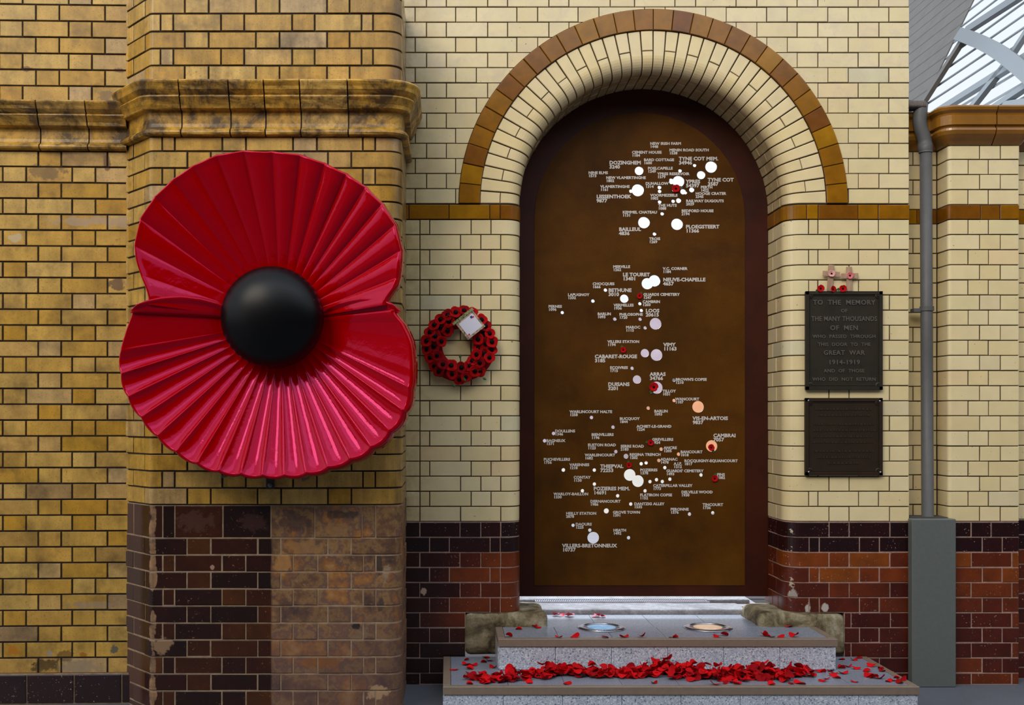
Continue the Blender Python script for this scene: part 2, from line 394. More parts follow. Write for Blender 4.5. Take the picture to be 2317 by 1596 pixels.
def lay(B, path, z0, z1, joints, mat, tone=None, gap=JX, bev=.0025, front=0.0, jit=.0016, back=-.03, clip=None, gapz=None):
    gapz = gapz or gap
    J = sorted(joints)
    for a, b in zip(J[:-1], J[1:]):
        a2, b2 = a+gap, b-gap
        if b2-a2 < .012: continue
        fr = front+random.uniform(-jit, jit); tn = tone(a, b, z0) if tone else random.random()
        if clip:
            r = clip(a2, b2, z0+gapz, z1-gapz, fr, back)
            if r == 'skip': continue
            if r:
                V, F, E = r; B.add(V, F, E, tn, mat, (b-a)*(z1-z0)*.6); continue
        us = path.samples(a2, b2, bev); tl = random.uniform(-.0008, .0008); dz = random.uniform(-.0006, .0006)
        V, F, E = grid_brick(lambda u, v, o: path.f(u, v+dz, o+tl*(u-a2)/(b2-a2)), us, [z0+gapz+bev, z1-gapz-bev], bev, bev, fr, back, bev)
        B.add(V, F, E, tn, mat, (b-a)*(z1-z0))
def backing(name, path, z0, z1, mat, off=-.0055, thick=.10, label='', cat='wall', s0=None, s1=None):
    a = 0 if s0 is None else s0; b = path.L if s1 is None else s1
    U = [a]+[q for q in path.S if a < q < b]+[b]; V = []; F = []
    for u in U:
        V += [path.f(u, z0, off), path.f(u, z1, off), path.f(u, z1, -thick), path.f(u, z0, -thick)]
    n = len(U)
    for i in range(n-1):
        for k in range(4): F.append((i*4+k, (i+1)*4+k, (i+1)*4+(k+1) % 4, i*4+(k+1) % 4))
    F += [(0, 1, 2, 3), ((n-1)*4+3, (n-1)*4+2, (n-1)*4+1, (n-1)*4)]
    o = mesh_obj(name, V, F, mat); return tag(o, label, cat, kind='structure')
def zlines(y0, y1, n, Y): return [Z(y0+(y1-y0)*i/n, Y) for i in range(n+1)]

# ------------------------------------------------------------------ floor
fl = NM('dark_asphalt_floor'); n = fl.noise(240, 3, .6); n2 = fl.noise(3, 4, .6)
fl.set(Base_Color=fl.mix(.5, fl.ramp(n, [(.35, c(52,54,62)), (.65, c(112,116,126))]), fl.ramp(n2, [(.3, c(84,86,92)), (.7, c(104,106,114))])), Roughness=.55); fl.bump(n, .3, .002)
o = MB().box((-7, -11, -.12), (9, .3, 0)).build('floor', fl.m)
tag(o, 'grey tarmac concourse floor in front of the brick wall', 'floor', kind='structure')

# unseen far wall, side wall and roof slab, added for dark reflections
M_surround = simple('added_dark_surround', c(70,50,36), .8, nscale=3, namt=.3)
o = MB().box((-11, -14.4, -.1), (13, -14, 6.2)).build('added_wall_front', M_surround); tag(o, 'unseen dark wall behind the camera, added for dark reflections', 'wall', kind='structure')
o = MB().box((-11, -14.0, 5.6), (13, -8.6, 5.9)).build('added_ceiling_front', M_surround); tag(o, 'unseen roof slab behind the camera, added to shape light and reflections', 'roof', kind='structure')
o = MB().box((12.6, -14.0, -.1), (13, -1, 5.9)).build('added_wall_side', M_surround); tag(o, 'unseen dark wall on the right, added to shape light and reflections', 'wall', kind='structure')

# ------------------------------------------------------------------ left wall (yellow glazed brick)
YLW0, YLW1 = -.422, -.392
PLW = Path([(X(-90, YLW0), YLW0), (X(300, YLW1), YLW1)], [0, 0])
Ym = -.405
wl = backing('wall_left', PLW, 0, Z(-45, Ym), M_mort_dark, label='yellow glazed brick wall at the left of the pillar', thick=.22)
B = Bricks()
def jl(P, Yv, xs, per, lo, hi):
    J = set()
    for x in xs:
        k = -4
        while k < 5:
            q = x+k*per
            if lo < q < hi: J.add(round(P.s_at_x(X(q, Yv)), 4))
            k += 1
    J |= {0.0, P.L}; return sorted(J)
zs = [Z(y, Ym) for y in (-27, 10.5, 47.5, 84.5, 121.5, 158, 194.5, 233)]
def ytone(a, b, z): 
    r = random.random(); return r if r < .93 or random.random() < .5 else random.random()
for i in range(7):
    A = i % 2 == 0
    lay(B, PLW, zs[i+1], zs[i], jl(PLW, Ym, (52, 0) if A else (81.6, 134), 155, -85, 292), M_yel, ytone, gap=.0033)
zl = zlines(342, 1525, 33, Ym)
for i in range(33):
    A = i % 2 == 1
    lay(B, PLW, zl[i+1], zl[i], jl(PLW, Ym, (60, 8) if A else (87, 138.5), 155, -85, 292), M_yel, ytone, gap=.0033)
B.build(wl)
# plinth
pb = backing('baseboard_left', PLW, 0, Z(1524, Ym), M_mort_grey, off=.006, thick=.02, label='plinth of big black glazed blocks under the left yellow wall', cat='plinth')
B = Bricks('block')
lay(B, PLW, 0.006, Z(1525, Ym), jl(PLW, Ym, (63, 168.5), 212, -85, 278), M_plinth, gap=.004, front=.014)
B.build(pb)

# ------------------------------------------------------------------ left pillar
YP = -.595
XC = X(290, -.408)
PPL = Path([(XC-.06, -.408+.05), (X(290, -.400), -.400), (X(340, YP), YP), (X(909, YP), YP), (X(909, YP), .0)], [0, 0, .03, .075, 0])
wp = backing('pillar_left', PPL, Z(1144, YP), Z(-60, YP), M_mort_dark, label='yellow glazed brick pillar that carries the giant poppy', cat='pillar', thick=.12)
def jp(xs, Yv=YP, P=PPL, ch=(), side=(.16, .38)):
    J = [P.s_at_x(X(x, Yv)) for x in xs]+list(ch)
    J += [P.L-q for q in side if P.L-q > 0]
    return sorted(set([.05]+J+[P.L]))
sv = PPL.s_at_x(X(340, YP))            # arc length of the left vertex
JA = [363, 392, 500, 552.5, 661, 712, 818, 844]; JB = [418, 472, 579, 632.5, 740, 791]
B = Bricks()
zz = [Z(y, YP) for y in (-47, -8, 30.8, 71, 109.7, 148.5, 187)]
for i in range(6):
    A = i % 2 == 0
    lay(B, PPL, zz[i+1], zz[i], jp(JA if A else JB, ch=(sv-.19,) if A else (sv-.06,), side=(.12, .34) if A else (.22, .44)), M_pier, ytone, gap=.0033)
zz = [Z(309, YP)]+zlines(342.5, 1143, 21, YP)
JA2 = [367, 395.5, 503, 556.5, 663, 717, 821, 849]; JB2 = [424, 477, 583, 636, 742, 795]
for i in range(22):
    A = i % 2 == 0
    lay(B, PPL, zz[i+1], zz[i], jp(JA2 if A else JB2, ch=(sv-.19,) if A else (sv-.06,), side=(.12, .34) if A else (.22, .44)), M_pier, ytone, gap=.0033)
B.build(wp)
wd = backing('baseboard_pillar', PPL, 0, Z(1144, YP), M_mort_grey, off=-.0035, label='maroon and scraped brown brick base of the poppy pillar', cat='pillar base', thick=.12)
B = Bricks()
zz = [Z(1144, YP), Z(1218, YP)]
while zz[-1] > .03: zz.append(max(0, zz[-1]-38.45*SC(YP)))
for i in range(len(zz)-1):
    A = i % 2 == 0
    jj = [368, 395, 504, 613, 712, 819, 850] if i == 0 else [368, 395, 502, 556, 663, 719, 822, 850] if A else [422.6, 476.6, 583, 635, 741.5, 794.7]
    lay(B, PPL, zz[i+1], zz[i], jp(jj, ch=(sv-.19,) if A else (sv-.06,), side=(.12, .34) if A else (.22, .44)), M_pdado, gap=.0032, jit=.0025)
B.build(wd)

# ------------------------------------------------------------------ cornices
def moulding(name, path, prof, joints, label, mat, backmat, cat='cornice', wear=1.0, gap=.0034):
    """prof: (out, z) from top to bottom; blocks between joints are parts"""
    root = None; n = len(prof); J = sorted(joints)
    V = []; F = []
    U = [J[0]]+[q for q in path.S if J[0] < q < J[-1]]+[J[-1]]
    zt, zb = prof[0][1], prof[-1][1]
    for u in U:
        for (o, z) in prof: V.append(path.f(u, z*.98+.02*(zt+zb)/2, o*.86-.004))
        V.append(path.f(u, zb, -.05)); V.append(path.f(u, zt, -.05))
    m = n+2
    for i in range(len(U)-1):
        for k in range(m): F.append((i*m+k, (i+1)*m+k, (i+1)*m+(k+1) % m, i*m+(k+1) % m))
    F += [tuple(range(m)), tuple((len(U)-1)*m+k for k in range(m))[::-1]]
    root = mesh_obj(name, V, F, backmat); tag(root, label, cat, kind='structure'); fix_normals(root)
    for a, b in zip(J[:-1], J[1:]):
        a2, b2 = a+gap, b-gap
        us = [a2]+[q for q in path.S if a2+.003 < q < b2-.003]+[b2]
        if len(us) == 2:
            us = [a2+(b2-a2)*t/4 for t in range(5)]
        V = []; F = []; t = random.random(); sd = random.random()*50
        for u in us:
            for (o, z) in prof:
                k = noise.noise(Vector((u*14+sd, z*30, 0)))
                oo = o+(.006*k*wear if o > .008 else 0) - (.012*wear*max(0, noise.noise(Vector((u*9+sd, z*12, 3)))-.25) if o > .03 else 0)
                V.append(path.f(u, z, oo))
            V.append(path.f(u, zb, -.03)); V.append(path.f(u, zt, -.03))
        for i in range(len(us)-1):
            for k in range(m): F.append((i*m+k, (i+1)*m+k, (i+1)*m+(k+1) % m, i*m+(k+1) % m))
        F += [tuple(range(m)), tuple((len(us)-1)*m+k for k in range(m))[::-1]]
        E = ([0.15]*m)*len(us)
        ob = mesh_obj('moulding_block', V, F, mat, root, {'tone': [t]*len(V), 'edge': E}); fix_normals(ob)
    return root
def prof(Yv, rows): return [(o, Z(y, Yv)) for o, y in rows]
PR = [(0, 186.5), (.045, 187), (.080, 190), (.086, 194), (.084, 197), (.076, 204), (.072, 211), (.060, 218), (.052, 221.5), (.058, 223), (.060, 226), (.052, 232), (.042, 241), (.036, 249), (.030, 251), (.006, 253), (.002, 262), (0.001, 280), (.004, 288), (.012, 293), (.024, 295), (.031, 299), (.032, 303), (.027, 307), (.015, 309), (0, 310)]
moulding('trim_1', PPL, prof(YP, PR), [.05]+[PPL.s_at_x(X(q, YP)) for q in (412, 523, 602, 682, 789)]+[PPL.L-.02], 'weathered yellow terracotta cornice around the pillar above the giant poppy', M_mould, M_mort_dark)
PL = [(o, 233+(y-186.5)*(341.5-233)/(310-186.5)) for o, y in PR]
moulding('trim_2', PLW, prof(Ym, PL), [0]+[PLW.s_at_x(X(q, Ym)) for q in (-16, 93, 201)]+[PLW.L-.02], 'weathered yellow terracotta cornice on the left wall beside the pillar', M_mould, M_mort_dark)

# ------------------------------------------------------------------ back wall (cream glazed brick)
R0 = 300/S; RC = .083; XCEN = X(1478); ZCEN = Z(461); RV = 392/S; RA = 440/S
XL = XCEN-R0; XR = XCEN+R0; DEP = .40
PBL = Path([(X(900), 0), (XL, 0), (XL, DEP)], [0, RC, 0])
PBR = Path([(XR, DEP), (XR, 0), (X(2057), 0), (X(2057), .30)], [0, RC, .004, 0])
wb = backing('wall_back', PBL, Z(1181), Z(497), M_mort_cream, label='cream glazed brick wall left of the arched door, below the amber band', thick=.14)
wr = backing('wall_back_right', PBR, Z(1181), Z(497), M_mort_cream, label='cream glazed brick wall right of the arched door, below the amber band', thick=.14)
def jr(P, pat, per, lo, hi, Yv=0, extra=()):
    J = []
    for x in pat:
        for k in range(-8, 9):
            q = x+k*per
            if lo < q < hi: J.append(P.s_at_x(X(q, Yv)))
    return sorted(set([0.0]+[round(j, 4) for j in J]+list(extra)+[P.L]))
zl = zlines(497, 1181, 20, 0)
B = Bricks(); B2 = Bricks()
sL = PBL.L; sR0 = PBR.s_at_x(X(1876))
def s_in(y): return DEP-y                      # arc length at depth y on the right reveal
for i in range(20):
    A = i % 2 == 1
    js = jr(PBL, (986, 1031) if A else (944, 965), 138.3, 905, 1135, extra=(PBL.L-.16,) if A else (PBL.L-.26, PBL.L-.05))
    if not A: js = sorted(set([0.0]+[PBL.s_at_x(X(q)) for q in (950, 972, 1066, 1111)]+[PBL.L-.26, PBL.L]))
    else: js = sorted(set([0.0]+[PBL.s_at_x(X(q)) for q in (950, 1042, 1133)]+[PBL.L-.16, PBL.L]))
    if A and i % 4 == 1: js = sorted(set([0.0]+[PBL.s_at_x(X(q)) for q in (950, 1042, 1088, 1133)]+[PBL.L-.2, PBL.L]))
    lay(B, PBL, zl[i+1], zl[i], js, M_cream, gap=.0023)
    jj = [1876, 1921.6, 2013] if A else [1830, 1851, 1943, 1988]
    lay(B2, PBR, zl[i+1], zl[i], sorted([0.0, s_in(.17) if A else s_in(.24)]+[PBR.s_at_x(X(q)) for q in jj]+[PBR.s_at_x(X(2055))+.01, PBR.L]), M_cream, gap=.0023)
B.build(wb); B2.build(wr)
# amber string course
ab = backing('trim_3', PBL, Z(497), Z(461), M_mort_cream, label='amber tile band left of the arched door', cat='tile band', thick=.14)
B = Bricks('tile'); lay(B, PBL, Z(497), Z(463), sorted([0.0]+[PBL.s_at_x(X(q)) for q in (925, 1016, 1108, 1132)]+[PBL.L-.16, PBL.L]), M_amber, gap=.0018, front=.003); B.build(ab)
ab = backing('trim_4', PBR, Z(497), Z(461), M_mort_cream, label='amber tile band right of the arched door', cat='tile band', thick=.14)
B = Bricks('tile'); lay(B, PBR, Z(497), Z(463), sorted([0.0, s_in(.2)]+[PBR.s_at_x(X(q)) for q in (1825, 1851, 1941, 1987)]+[PBR.s_at_x(X(2055))+.01, PBR.L]), M_amber, gap=.0018, front=.003); B.build(ab)
# upper wall with the arch cut out
PBU = Path([(X(900), 0), (X(2057), 0), (X(2057), .30)], [0, .004, 0])
def zc(x, R): return ZCEN+math.sqrt(max(0, R*R-(x-XCEN)**2)) if abs(x-XCEN) < R else -9
def arch_clip(R):
    def f(a, b, z0, z1, fr, back):
        x0, x1 = X(900)+a, X(900)+b
        if x1 > X(2056) : return None
        xs = {x0, x1}; k = 8
        for i in range(1, k): xs.add(x0+(x1-x0)*i/k)
        for z in (z0, z1):
            d = R*R-(z-ZCEN)**2
            if d > 0:
                for sg in (-1, 1):
                    q = XCEN+sg*math.sqrt(d)
                    if x0 < q < x1: xs.add(q)
        xs = sorted(xs)
        if all(zc(x, R) <= z0+1e-5 for x in xs): return None
        keep = [x for x in xs if zc(x, R) <= z1+1e-6]
        if len(keep) < 2 or keep[-1]-keep[0] < .008: return 'skip'
        top = [(x, z1) for x in keep]; bot = [(x, max(z0, zc(x, R))) for x in reversed(keep)]
        poly = [];
        for p in top+bot:
            if not poly or abs(p[0]-poly[-1][0])+abs(p[1]-poly[-1][1]) > 1e-5: poly.append(p)
        if abs(poly[0][0]-poly[-1][0])+abs(poly[0][1]-poly[-1][1]) < 1e-5: poly.pop()
        if len(poly) < 3: return 'skip'
        n = len(poly); V = [(x, -fr, z) for x, z in poly]+[(x, -back, z) for x, z in poly]
        F = [tuple(range(n))]+[(i, n+i, n+(i+1) % n, (i+1) % n) for i in range(n)]
        return V, F, [.25]*n+[1.0]*n
    return f
zt = Z(-60)
V = []; F = []; N = 80; xs = [X(900)+(X(2057)-X(900))*i/N for i in range(N+1)]
for i in range(60): xs.append(XCEN-RA*math.cos(PI*i/59)*.995)
xs = sorted(set(round(x, 5) for x in xs))
for x in xs:
    zb = max(Z(461), zc(x, RA*.995))
    V += [(x, .0055, zb), (x, .0055, zt), (x, .30, zt), (x, .30, zb)]
for i in range(len(xs)-1):
    for k in range(4): F.append((i*4+k, (i+1)*4+k, (i+1)*4+(k+1) % 4, i*4+(k+1) % 4))
F += [(0, 1, 2, 3), tuple((len(xs)-1)*4+k for k in (3, 2, 1, 0))]
wu = fix_normals(mesh_obj('wall_upper', V, F, M_mort_cream)); tag(wu, 'cream glazed brick wall around and above the brick arch', 'wall', kind='structure')
B = Bricks()
yl = [-52.4, -18.2, 16, 50.3, 84.6, 118.9, 153.2, 187.5, 221.8, 256.1, 290.3, 324.5, 358.7, 392.9, 427.2, 461.4]
for i in range(15):
    A = i % 2 == 0
    lo = [1031, 1078] if A else [965, 1010]; js = []
    for q in lo:
        for k in range(-2, 4): js.append(q+138.6*k)
    js = [q for q in js if 905 < q < 1400]
    ro = [1735, 1781.5] if A else [1804, 1851]; j2 = []
    for q in ro:
        for k in range(-3, 3): j2.append(q+138.3*k)
    j2 = [q for q in j2 if 1404 < q < (2020 if A else 2050)]
    allj = sorted(set(js+j2)); 
    J = [0.0]+[PBU.s_at_x(X(q)) for q in allj]+[PBU.s_at_x(X(2055))+.01, PBU.L]
    lay(B, PBU, Z(yl[i+1]), Z(yl[i]), sorted(J), M_cream, gap=.0023, clip=arch_clip(RA+.002), jit=.0012)
B.build(wu)
# the arch itself: outer ring of amber tiles and the rounded cream voussoirs
RP = [(RV, 0.0)]                                   # profile (radius, depth) running inwards, round the corner and along the soffit
prof_pts = [(RV, 0.0), (R0+RC, 0.0)]+[(R0+RC-RC*math.sin(a), RC-RC*math.cos(a)) for a in [PI/2*k/8 for k in range(1, 9)]]+[(R0, DEP)]
PV = Path([(RV, 0), (R0, 0), (R0, DEP)], [0, RC, 0])
def fa(u, a, o):
    p, n = PV.at(u)          # path in (R, Y); heading to smaller R then to larger Y
    n = Vector((-n.x, -n.y))
    r = p.x+n.x*o; y = p.y+n.y*o
    return (XCEN-r*math.cos(a), y, ZCEN+r*math.sin(a))
V = []; F = []; US = [0]+[q for q in PV.S if 0 < q < PV.L]+[PV.L]; NA = 84
for i in range(NA+1):
    a = PI*i/NA
    for u in US: V.append(fa(u, a, -.006))
nU = len(US)
for i in range(NA):
    for k in range(nU-1): F.append((i*nU+k, (i+1)*nU+k, (i+1)*nU+k+1, i*nU+k+1))
n0 = len(V)      # thicken outwards
for i in range(NA+1):
    a = PI*i/NA; V += [(XCEN-(RV+.002)*math.cos(a), .12, ZCEN+(RV+.002)*math.sin(a)), (XCEN-(RV+.002)*math.cos(a), DEP, ZCEN+(RV+.002)*math.sin(a))]
for i in range(NA):
    F.append((n0+i*2, n0+(i+1)*2, n0+(i+1)*2+1, n0+i*2+1)); F.append((i*nU, (i+1)*nU, n0+(i+1)*2, n0+i*2)); F.append((i*nU+nU-1, n0+i*2+1, n0+(i+1)*2+1, (i+1)*nU+nU-1))
ar = fix_normals(mesh_obj('trim_5', V, F, M_mort_cream)); tag(ar, 'cream rounded brick arch over the brown door', 'arch', kind='structure')
B = Bricks(); NV = 42
for i in range(NV):
    a0, a1 = PI*i/NV, PI*(i+1)/NV
    cuts = [0, .40, PV.L] if i % 2 else [0, .107, .40-.10, PV.L]
    if i % 2: cuts = [0, .285, .42, PV.L]
    else: cuts = [0, .107, .345, PV.L]
    for u0, u1 in zip(cuts[:-1], cuts[1:]):
        rr = RV-u0 if u0 < .15 else R0; ba = .0025/R0; g = .0024/R0
        b_ = .0025; us = PV.samples(u0+.0018, u1-.0018, b_); fr = random.uniform(-.0014, .0014)
        if len(us) == 2 and u0 < .1: pass
        Vv, Ff, E = grid_brick(fa, us, [a0+g+ba, (a0+a1)/2, a1-g-ba], b_, ba, fr, -.03, .0025)
        B.add(Vv, Ff, E, random.random(), M_arch, (u1-u0)*.05)
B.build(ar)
def frng(u, a, o): return (XCEN-u*math.cos(a), -o, ZCEN+u*math.sin(a))
V = []; F = []
for i in range(NA+1):
    a = PI*i/NA; V += [frng(RA, a, 0), frng(RV, a, 0), frng(RV, a, -.1), frng(RA, a, -.1)]
for i in range(NA):
    for k in range(4): F.append((i*4+k, (i+1)*4+k, (i+1)*4+(k+1) % 4, i*4+(k+1) % 4))
rg = fix_normals(mesh_obj('trim_6', V, F, M_mort_cream)); tag(rg, 'ring of amber glazed tiles around the cream brick arch', 'tile ring', kind='structure')
B = Bricks('tile')
for i in range(30):
    a0, a1 = PI*i/30, PI*(i+1)/30; g = .0015/RA; ba = .003/RA
    Vv, Ff, E = grid_brick(frng, [RV+.001+.003, (RA+RV)/2, RA-.001-.003], [a0+g+ba, (a0+a1)/2, a1-g-ba], .003, ba, .009+random.uniform(-.002, .002), -.02, .003)
    B.add(Vv, Ff, E, random.random(), M_amber, 1)
B.build(rg)

# ------------------------------------------------------------------ dado (dark red bricks) left and right of the door
ZST = Z(1387); X1053 = PBL.s_at_x(X(1053)); S1910 = PBR.s_at_x(X(1911))
def dado(name, path, label, right):
    rt = backing(name, path, ZST, Z(1181), M_mort_pink, off=-.003, label=label, cat='dado', thick=.14)
    B = Bricks(); y = 1182.0; i = 0
    # mortar bed of the lower part, beside the stone
    a, b = (0, X1053) if not right else (S1910, PBR.L)
    U = [a]+[q for q in path.S if a < q < b]+[b]; V = []; F = []
    for u in U: V += [path.f(u, 0, -.003), path.f(u, ZST, -.003), path.f(u, ZST, -.14), path.f(u, 0, -.14)]
    for k in range(len(U)-1):
        for q in range(4): F.append((k*4+q, (k+1)*4+q, (k+1)*4+(q+1) % 4, k*4+(q+1) % 4))
    F += [(0, 1, 2, 3), tuple((len(U)-1)*4+q for q in (3, 2, 1, 0))]
    mesh_obj('mortar_bed', V, F, M_mort_pink, rt)
    while Z(y) > .01:
        y1 = min(y+34.15, 1549.5); A = i % 2 == 0; z0, z1 = Z(y1), Z(y)
        def tn(a_, b_, z):
            xx = path.at((a_+b_)/2)[0].x
            if i < 2: return random.uniform(0, .12)
            if not right and (xx < .1-.03*i or i > 6): return random.uniform(.12, .42)
            if right: return random.uniform(.5, 1.0) if i in (2, 3) else random.uniform(.3, .7) if i in (4, 5) else random.uniform(.22, .5)
            return random.uniform(.45, .85)
        if not right:
            xs_ = [950, 1041, 1088, 1133] if A else [972, 1017, 1109, 1132]
            J = [0.0]+[PBL.s_at_x(X(q)) for q in xs_]+[PBL.L-(.16 if A else .25), PBL.L]
            if i >= 6: J = [0.0]+[PBL.s_at_x(X(q)) for q in xs_ if q < 1040]+[X1053]
        else:
            xs_ = [1876, 1921.6, 2014] if A else [1831, 1854, 1945, 1990]
            J = [0.0, s_in(.17) if A else s_in(.24), s_in(.14) if not A else s_in(.33)]+[PBR.s_at_x(X(q)) for q in xs_]+[PBR.s_at_x(X(2055))+.01, PBR.L]
            if i >= 6: J = [S1910]+[PBR.s_at_x(X(q)) for q in ([1926, 2015] if A else [1945, 1990])]+[PBR.s_at_x(X(2055))+.01, PBR.L]
        lay(B, path, z0, z1, sorted(J), M_dado, tn, gap=.0024, jit=.0014)
        y = y1; i += 1
        if y >= 1549: break
    B.build(rt)
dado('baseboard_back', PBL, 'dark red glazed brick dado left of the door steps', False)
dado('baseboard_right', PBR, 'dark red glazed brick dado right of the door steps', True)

# ------------------------------------------------------------------ recess strip and right pillar
XP0 = X(2146); XP1 = X(2307)
PPR = Path([(X(2057)-.02, .14), (XP0, .14), (XP0, .0), (XP1, .0), (XP1, .14), (XP1+.5, .14)], [0, 0, .02, .008, 0, 0])
ZTR = Z(329)
wr2 = backing('wall_right', PPR, Z(1181), ZTR, M_mort_cream, label='low cream brick wall with a pilaster behind the grey downpipe', thick=.12)
s_p0 = .02+XP0-X(2057)
def sp(px): return PPR.s_at_x(X(px))
B = Bricks(); BA = Bricks('tile'); BD = Bricks()
c1 = PPR.s_at_x(XP0+.0001)
def sidej(): return [.02+X(2121)*1.0-X(2057)]
sB = XP0-X(2057)+.02        # end of recess
sE = PPR.L-.5-.14+.004      # near the pillar's right edge
rows = [(329, 361)]+[(361+34.15*k, 361+34.15*(k+1)) for k in range(3)]
for k, (ya, yb) in enumerate(rows):
    A = k % 2 == 0
    lay(B, PPR, Z(yb), Z(ya), sorted([0.0, .10 if A else .17, sB]+[sp(q) for q in ([2217, 2264] if A else [2191, 2237])]+[sE, PPR.L-.5, PPR.L-.3, PPR.L]), M_cream, gap=.0023)
lay(BA, PPR, Z(497), Z(463.5), sorted([0.0, .12, sB]+[sp(q) for q in (2219, 2263)]+[sE, PPR.L-.5, PPR.L-.3, PPR.L]), M_amber, gap=.0018)
for k in range(20):
    A = k % 2 == 1
    lay(B, PPR, zl[k+1], zl[k], sorted([0.0, .10 if A else .17, sB]+[sp(q) for q in ([2217, 2264] if A else [2191, 2237])]+[sE, PPR.L-.5, PPR.L-.3, PPR.L]), M_cream, gap=.0023)
B.build(wr2)
t7 = backing('trim_7', PPR, Z(497.5), Z(463), M_mort_cream, off=-.0045, thick=.119, label='amber tile band on the low wall behind the downpipe', cat='tile band'); BA.build(t7)
d2 = backing('baseboard_pilaster', PPR, 0, Z(1181), M_mort_pink, off=-.003, label='red glazed brick dado right of the grey pipe box', cat='dado', thick=.12)
y = 1182.0; k = 0
while y < 1549:
    y1 = min(y+34.15, 1549.8); A = k % 2 == 0
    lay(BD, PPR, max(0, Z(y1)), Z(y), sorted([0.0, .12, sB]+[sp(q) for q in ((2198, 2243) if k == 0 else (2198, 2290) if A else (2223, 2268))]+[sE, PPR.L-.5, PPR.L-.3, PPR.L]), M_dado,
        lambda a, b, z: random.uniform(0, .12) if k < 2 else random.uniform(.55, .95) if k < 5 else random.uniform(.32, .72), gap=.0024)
    y = y1; k += 1
BD.build(d2)
PRC = [(0, 244), (.072, 246), (.078, 250), (.074, 256), (.060, 262), (.058, 266), (.062, 267), (.062, 288), (.050, 290), (.048, 293), (.056, 295), (.058, 300), (.050, 308), (.036, 315), (.020, 322), (.012, 326), (0, 329)]
moulding('trim_8', PPR, prof(0, PRC), [0, sB]+[sp(2243)]+[PPR.L-.45, PPR.L], 'glossy brown tile cornice on top of the low wall at the right', M_ambmould, M_mort_cream, wear=.12)

# ------------------------------------------------------------------ stone blocks at the foot of the jambs
def stone_mat(name, cols, sc=6):
    m = NM(name); n = m.noise(sc, 8, .68, dist=.5); col = m.ramp(n, cols); n2 = m.noise(70, 4, .7)
    col = m.mix(m.ramp(n2, [(.4, 0.0), (.75, .45)]), col, c(70,60,40)); m.set(Base_Color=col, Roughness=.75); m.bump(m.noise(26, 8, .75), .9, .012); return m.m
M_stone = stone_mat('worn_buff_stone', [(.38, c(62,50,30)), (.46, c(118,102,72)), (.53, c(152,138,106)), (.62, c(184,172,146))])
M_sill = stone_mat('pale_worn_sill_stone', [(.3, c(120,116,118)), (.5, c(156,154,158)), (.7, c(184,184,188))], 5)
import bmesh
def rounded_stone(name, a, b, mat, label, cat, amp=.012, bev=.03, sub=6, parent=None, kind=None, group=None):
    bm = bmesh.new(); bmesh.ops.create_cube(bm, size=1)
    for v in bm.verts: v.co = Vector([a[i]+(v.co[i]+.5)*(b[i]-a[i]) for i in range(3)])
    bmesh.ops.bevel(bm, geom=bm.edges[:], offset=bev, segments=3, affect='EDGES', profile=.5)
    bmesh.ops.triangulate(bm, faces=[f for f in bm.faces if len(f.verts) > 4])
    big = [e for e in bm.edges if e.calc_length() > .06]
    bmesh.ops.subdivide_edges(bm, edges=big, cuts=sub, use_grid_fill=True)
    for v in bm.verts:
        p = v.co*6; k = noise.noise(p)*amp+noise.noise(p*3)*amp*.35
        d = (v.co-(Vector(a)+Vector(b))/2); v.co += d.normalized()*k
    me = bpy.data.meshes.new(name); bm.to_mesh(me); bm.free(); me.materials.append(mat)
    me.polygons.foreach_set('use_smooth', [True]*len(me.polygons))
    o = bpy.data.objects.new(name, me); C.objects.link(o)
    if parent: o.parent = parent; o.location = -WL[parent.name]
    elif label: tag(o, label, cat, group, kind)
    WL[o.name] = Vector((0, 0, 0)); return o
TZ2 = .3095; TZ1 = .1525
rounded_stone('stone_block', (X(1053)-.006, -.012, TZ1+.004), (.535, .37, ZST), M_stone, 'worn stone block under the left jamb of the door', 'stone', bev=.035)
rounded_stone('stone_block', (1.655, -.012, TZ1+.004), (X(1911)+.008, .37, ZST), M_stone, 'worn stone block under the right jamb, with a longer exposed top', 'stone', bev=.04, amp=.016)

# ------------------------------------------------------------------ steps
def granite():
    m = NM('grey_terrazzo'); v = m.n('ShaderNodeTexVoronoi'); v.inputs['Scale'].default_value = 190; m.l(m.pos, v.inputs['Vector'])
    sp_ = m.n('ShaderNodeSeparateColor'); m.l(v.outputs['Color'], sp_.inputs[0])
    col = m.ramp(sp_.outputs[0], [(.0, c(98,104,118)), (.10, c(160,166,182)), (.35, c(188,194,208)), (.7, c(196,202,214)), (.86, c(212,216,226)), (1, c(236,238,244))])
    n = m.noise(4, 4, .6); col = m.mix(1.0, col, m.ramp(n, [(.3, .82), (.7, 1.0)]), 'MULTIPLY')
    m.set(Base_Color=col, Roughness=.28); return m.m
M_gran = granite()
M_tread = (lambda: (lambda m: (m.set(Base_Color=m.ramp(m.noise(170, 3, .7), [(.35, c(98,102,114)), (.5, c(126,130,142)), (.68, c(166,170,184))]), Roughness=.34), m.m)[1])(NM('grey_stone_tread')))()
M_nose = simple('brushed_bronze_nosing', c(150,130,112), .42, .3, 40, .15)
M_bed = simple('step_bed_dark', c(50,50,54), .9)
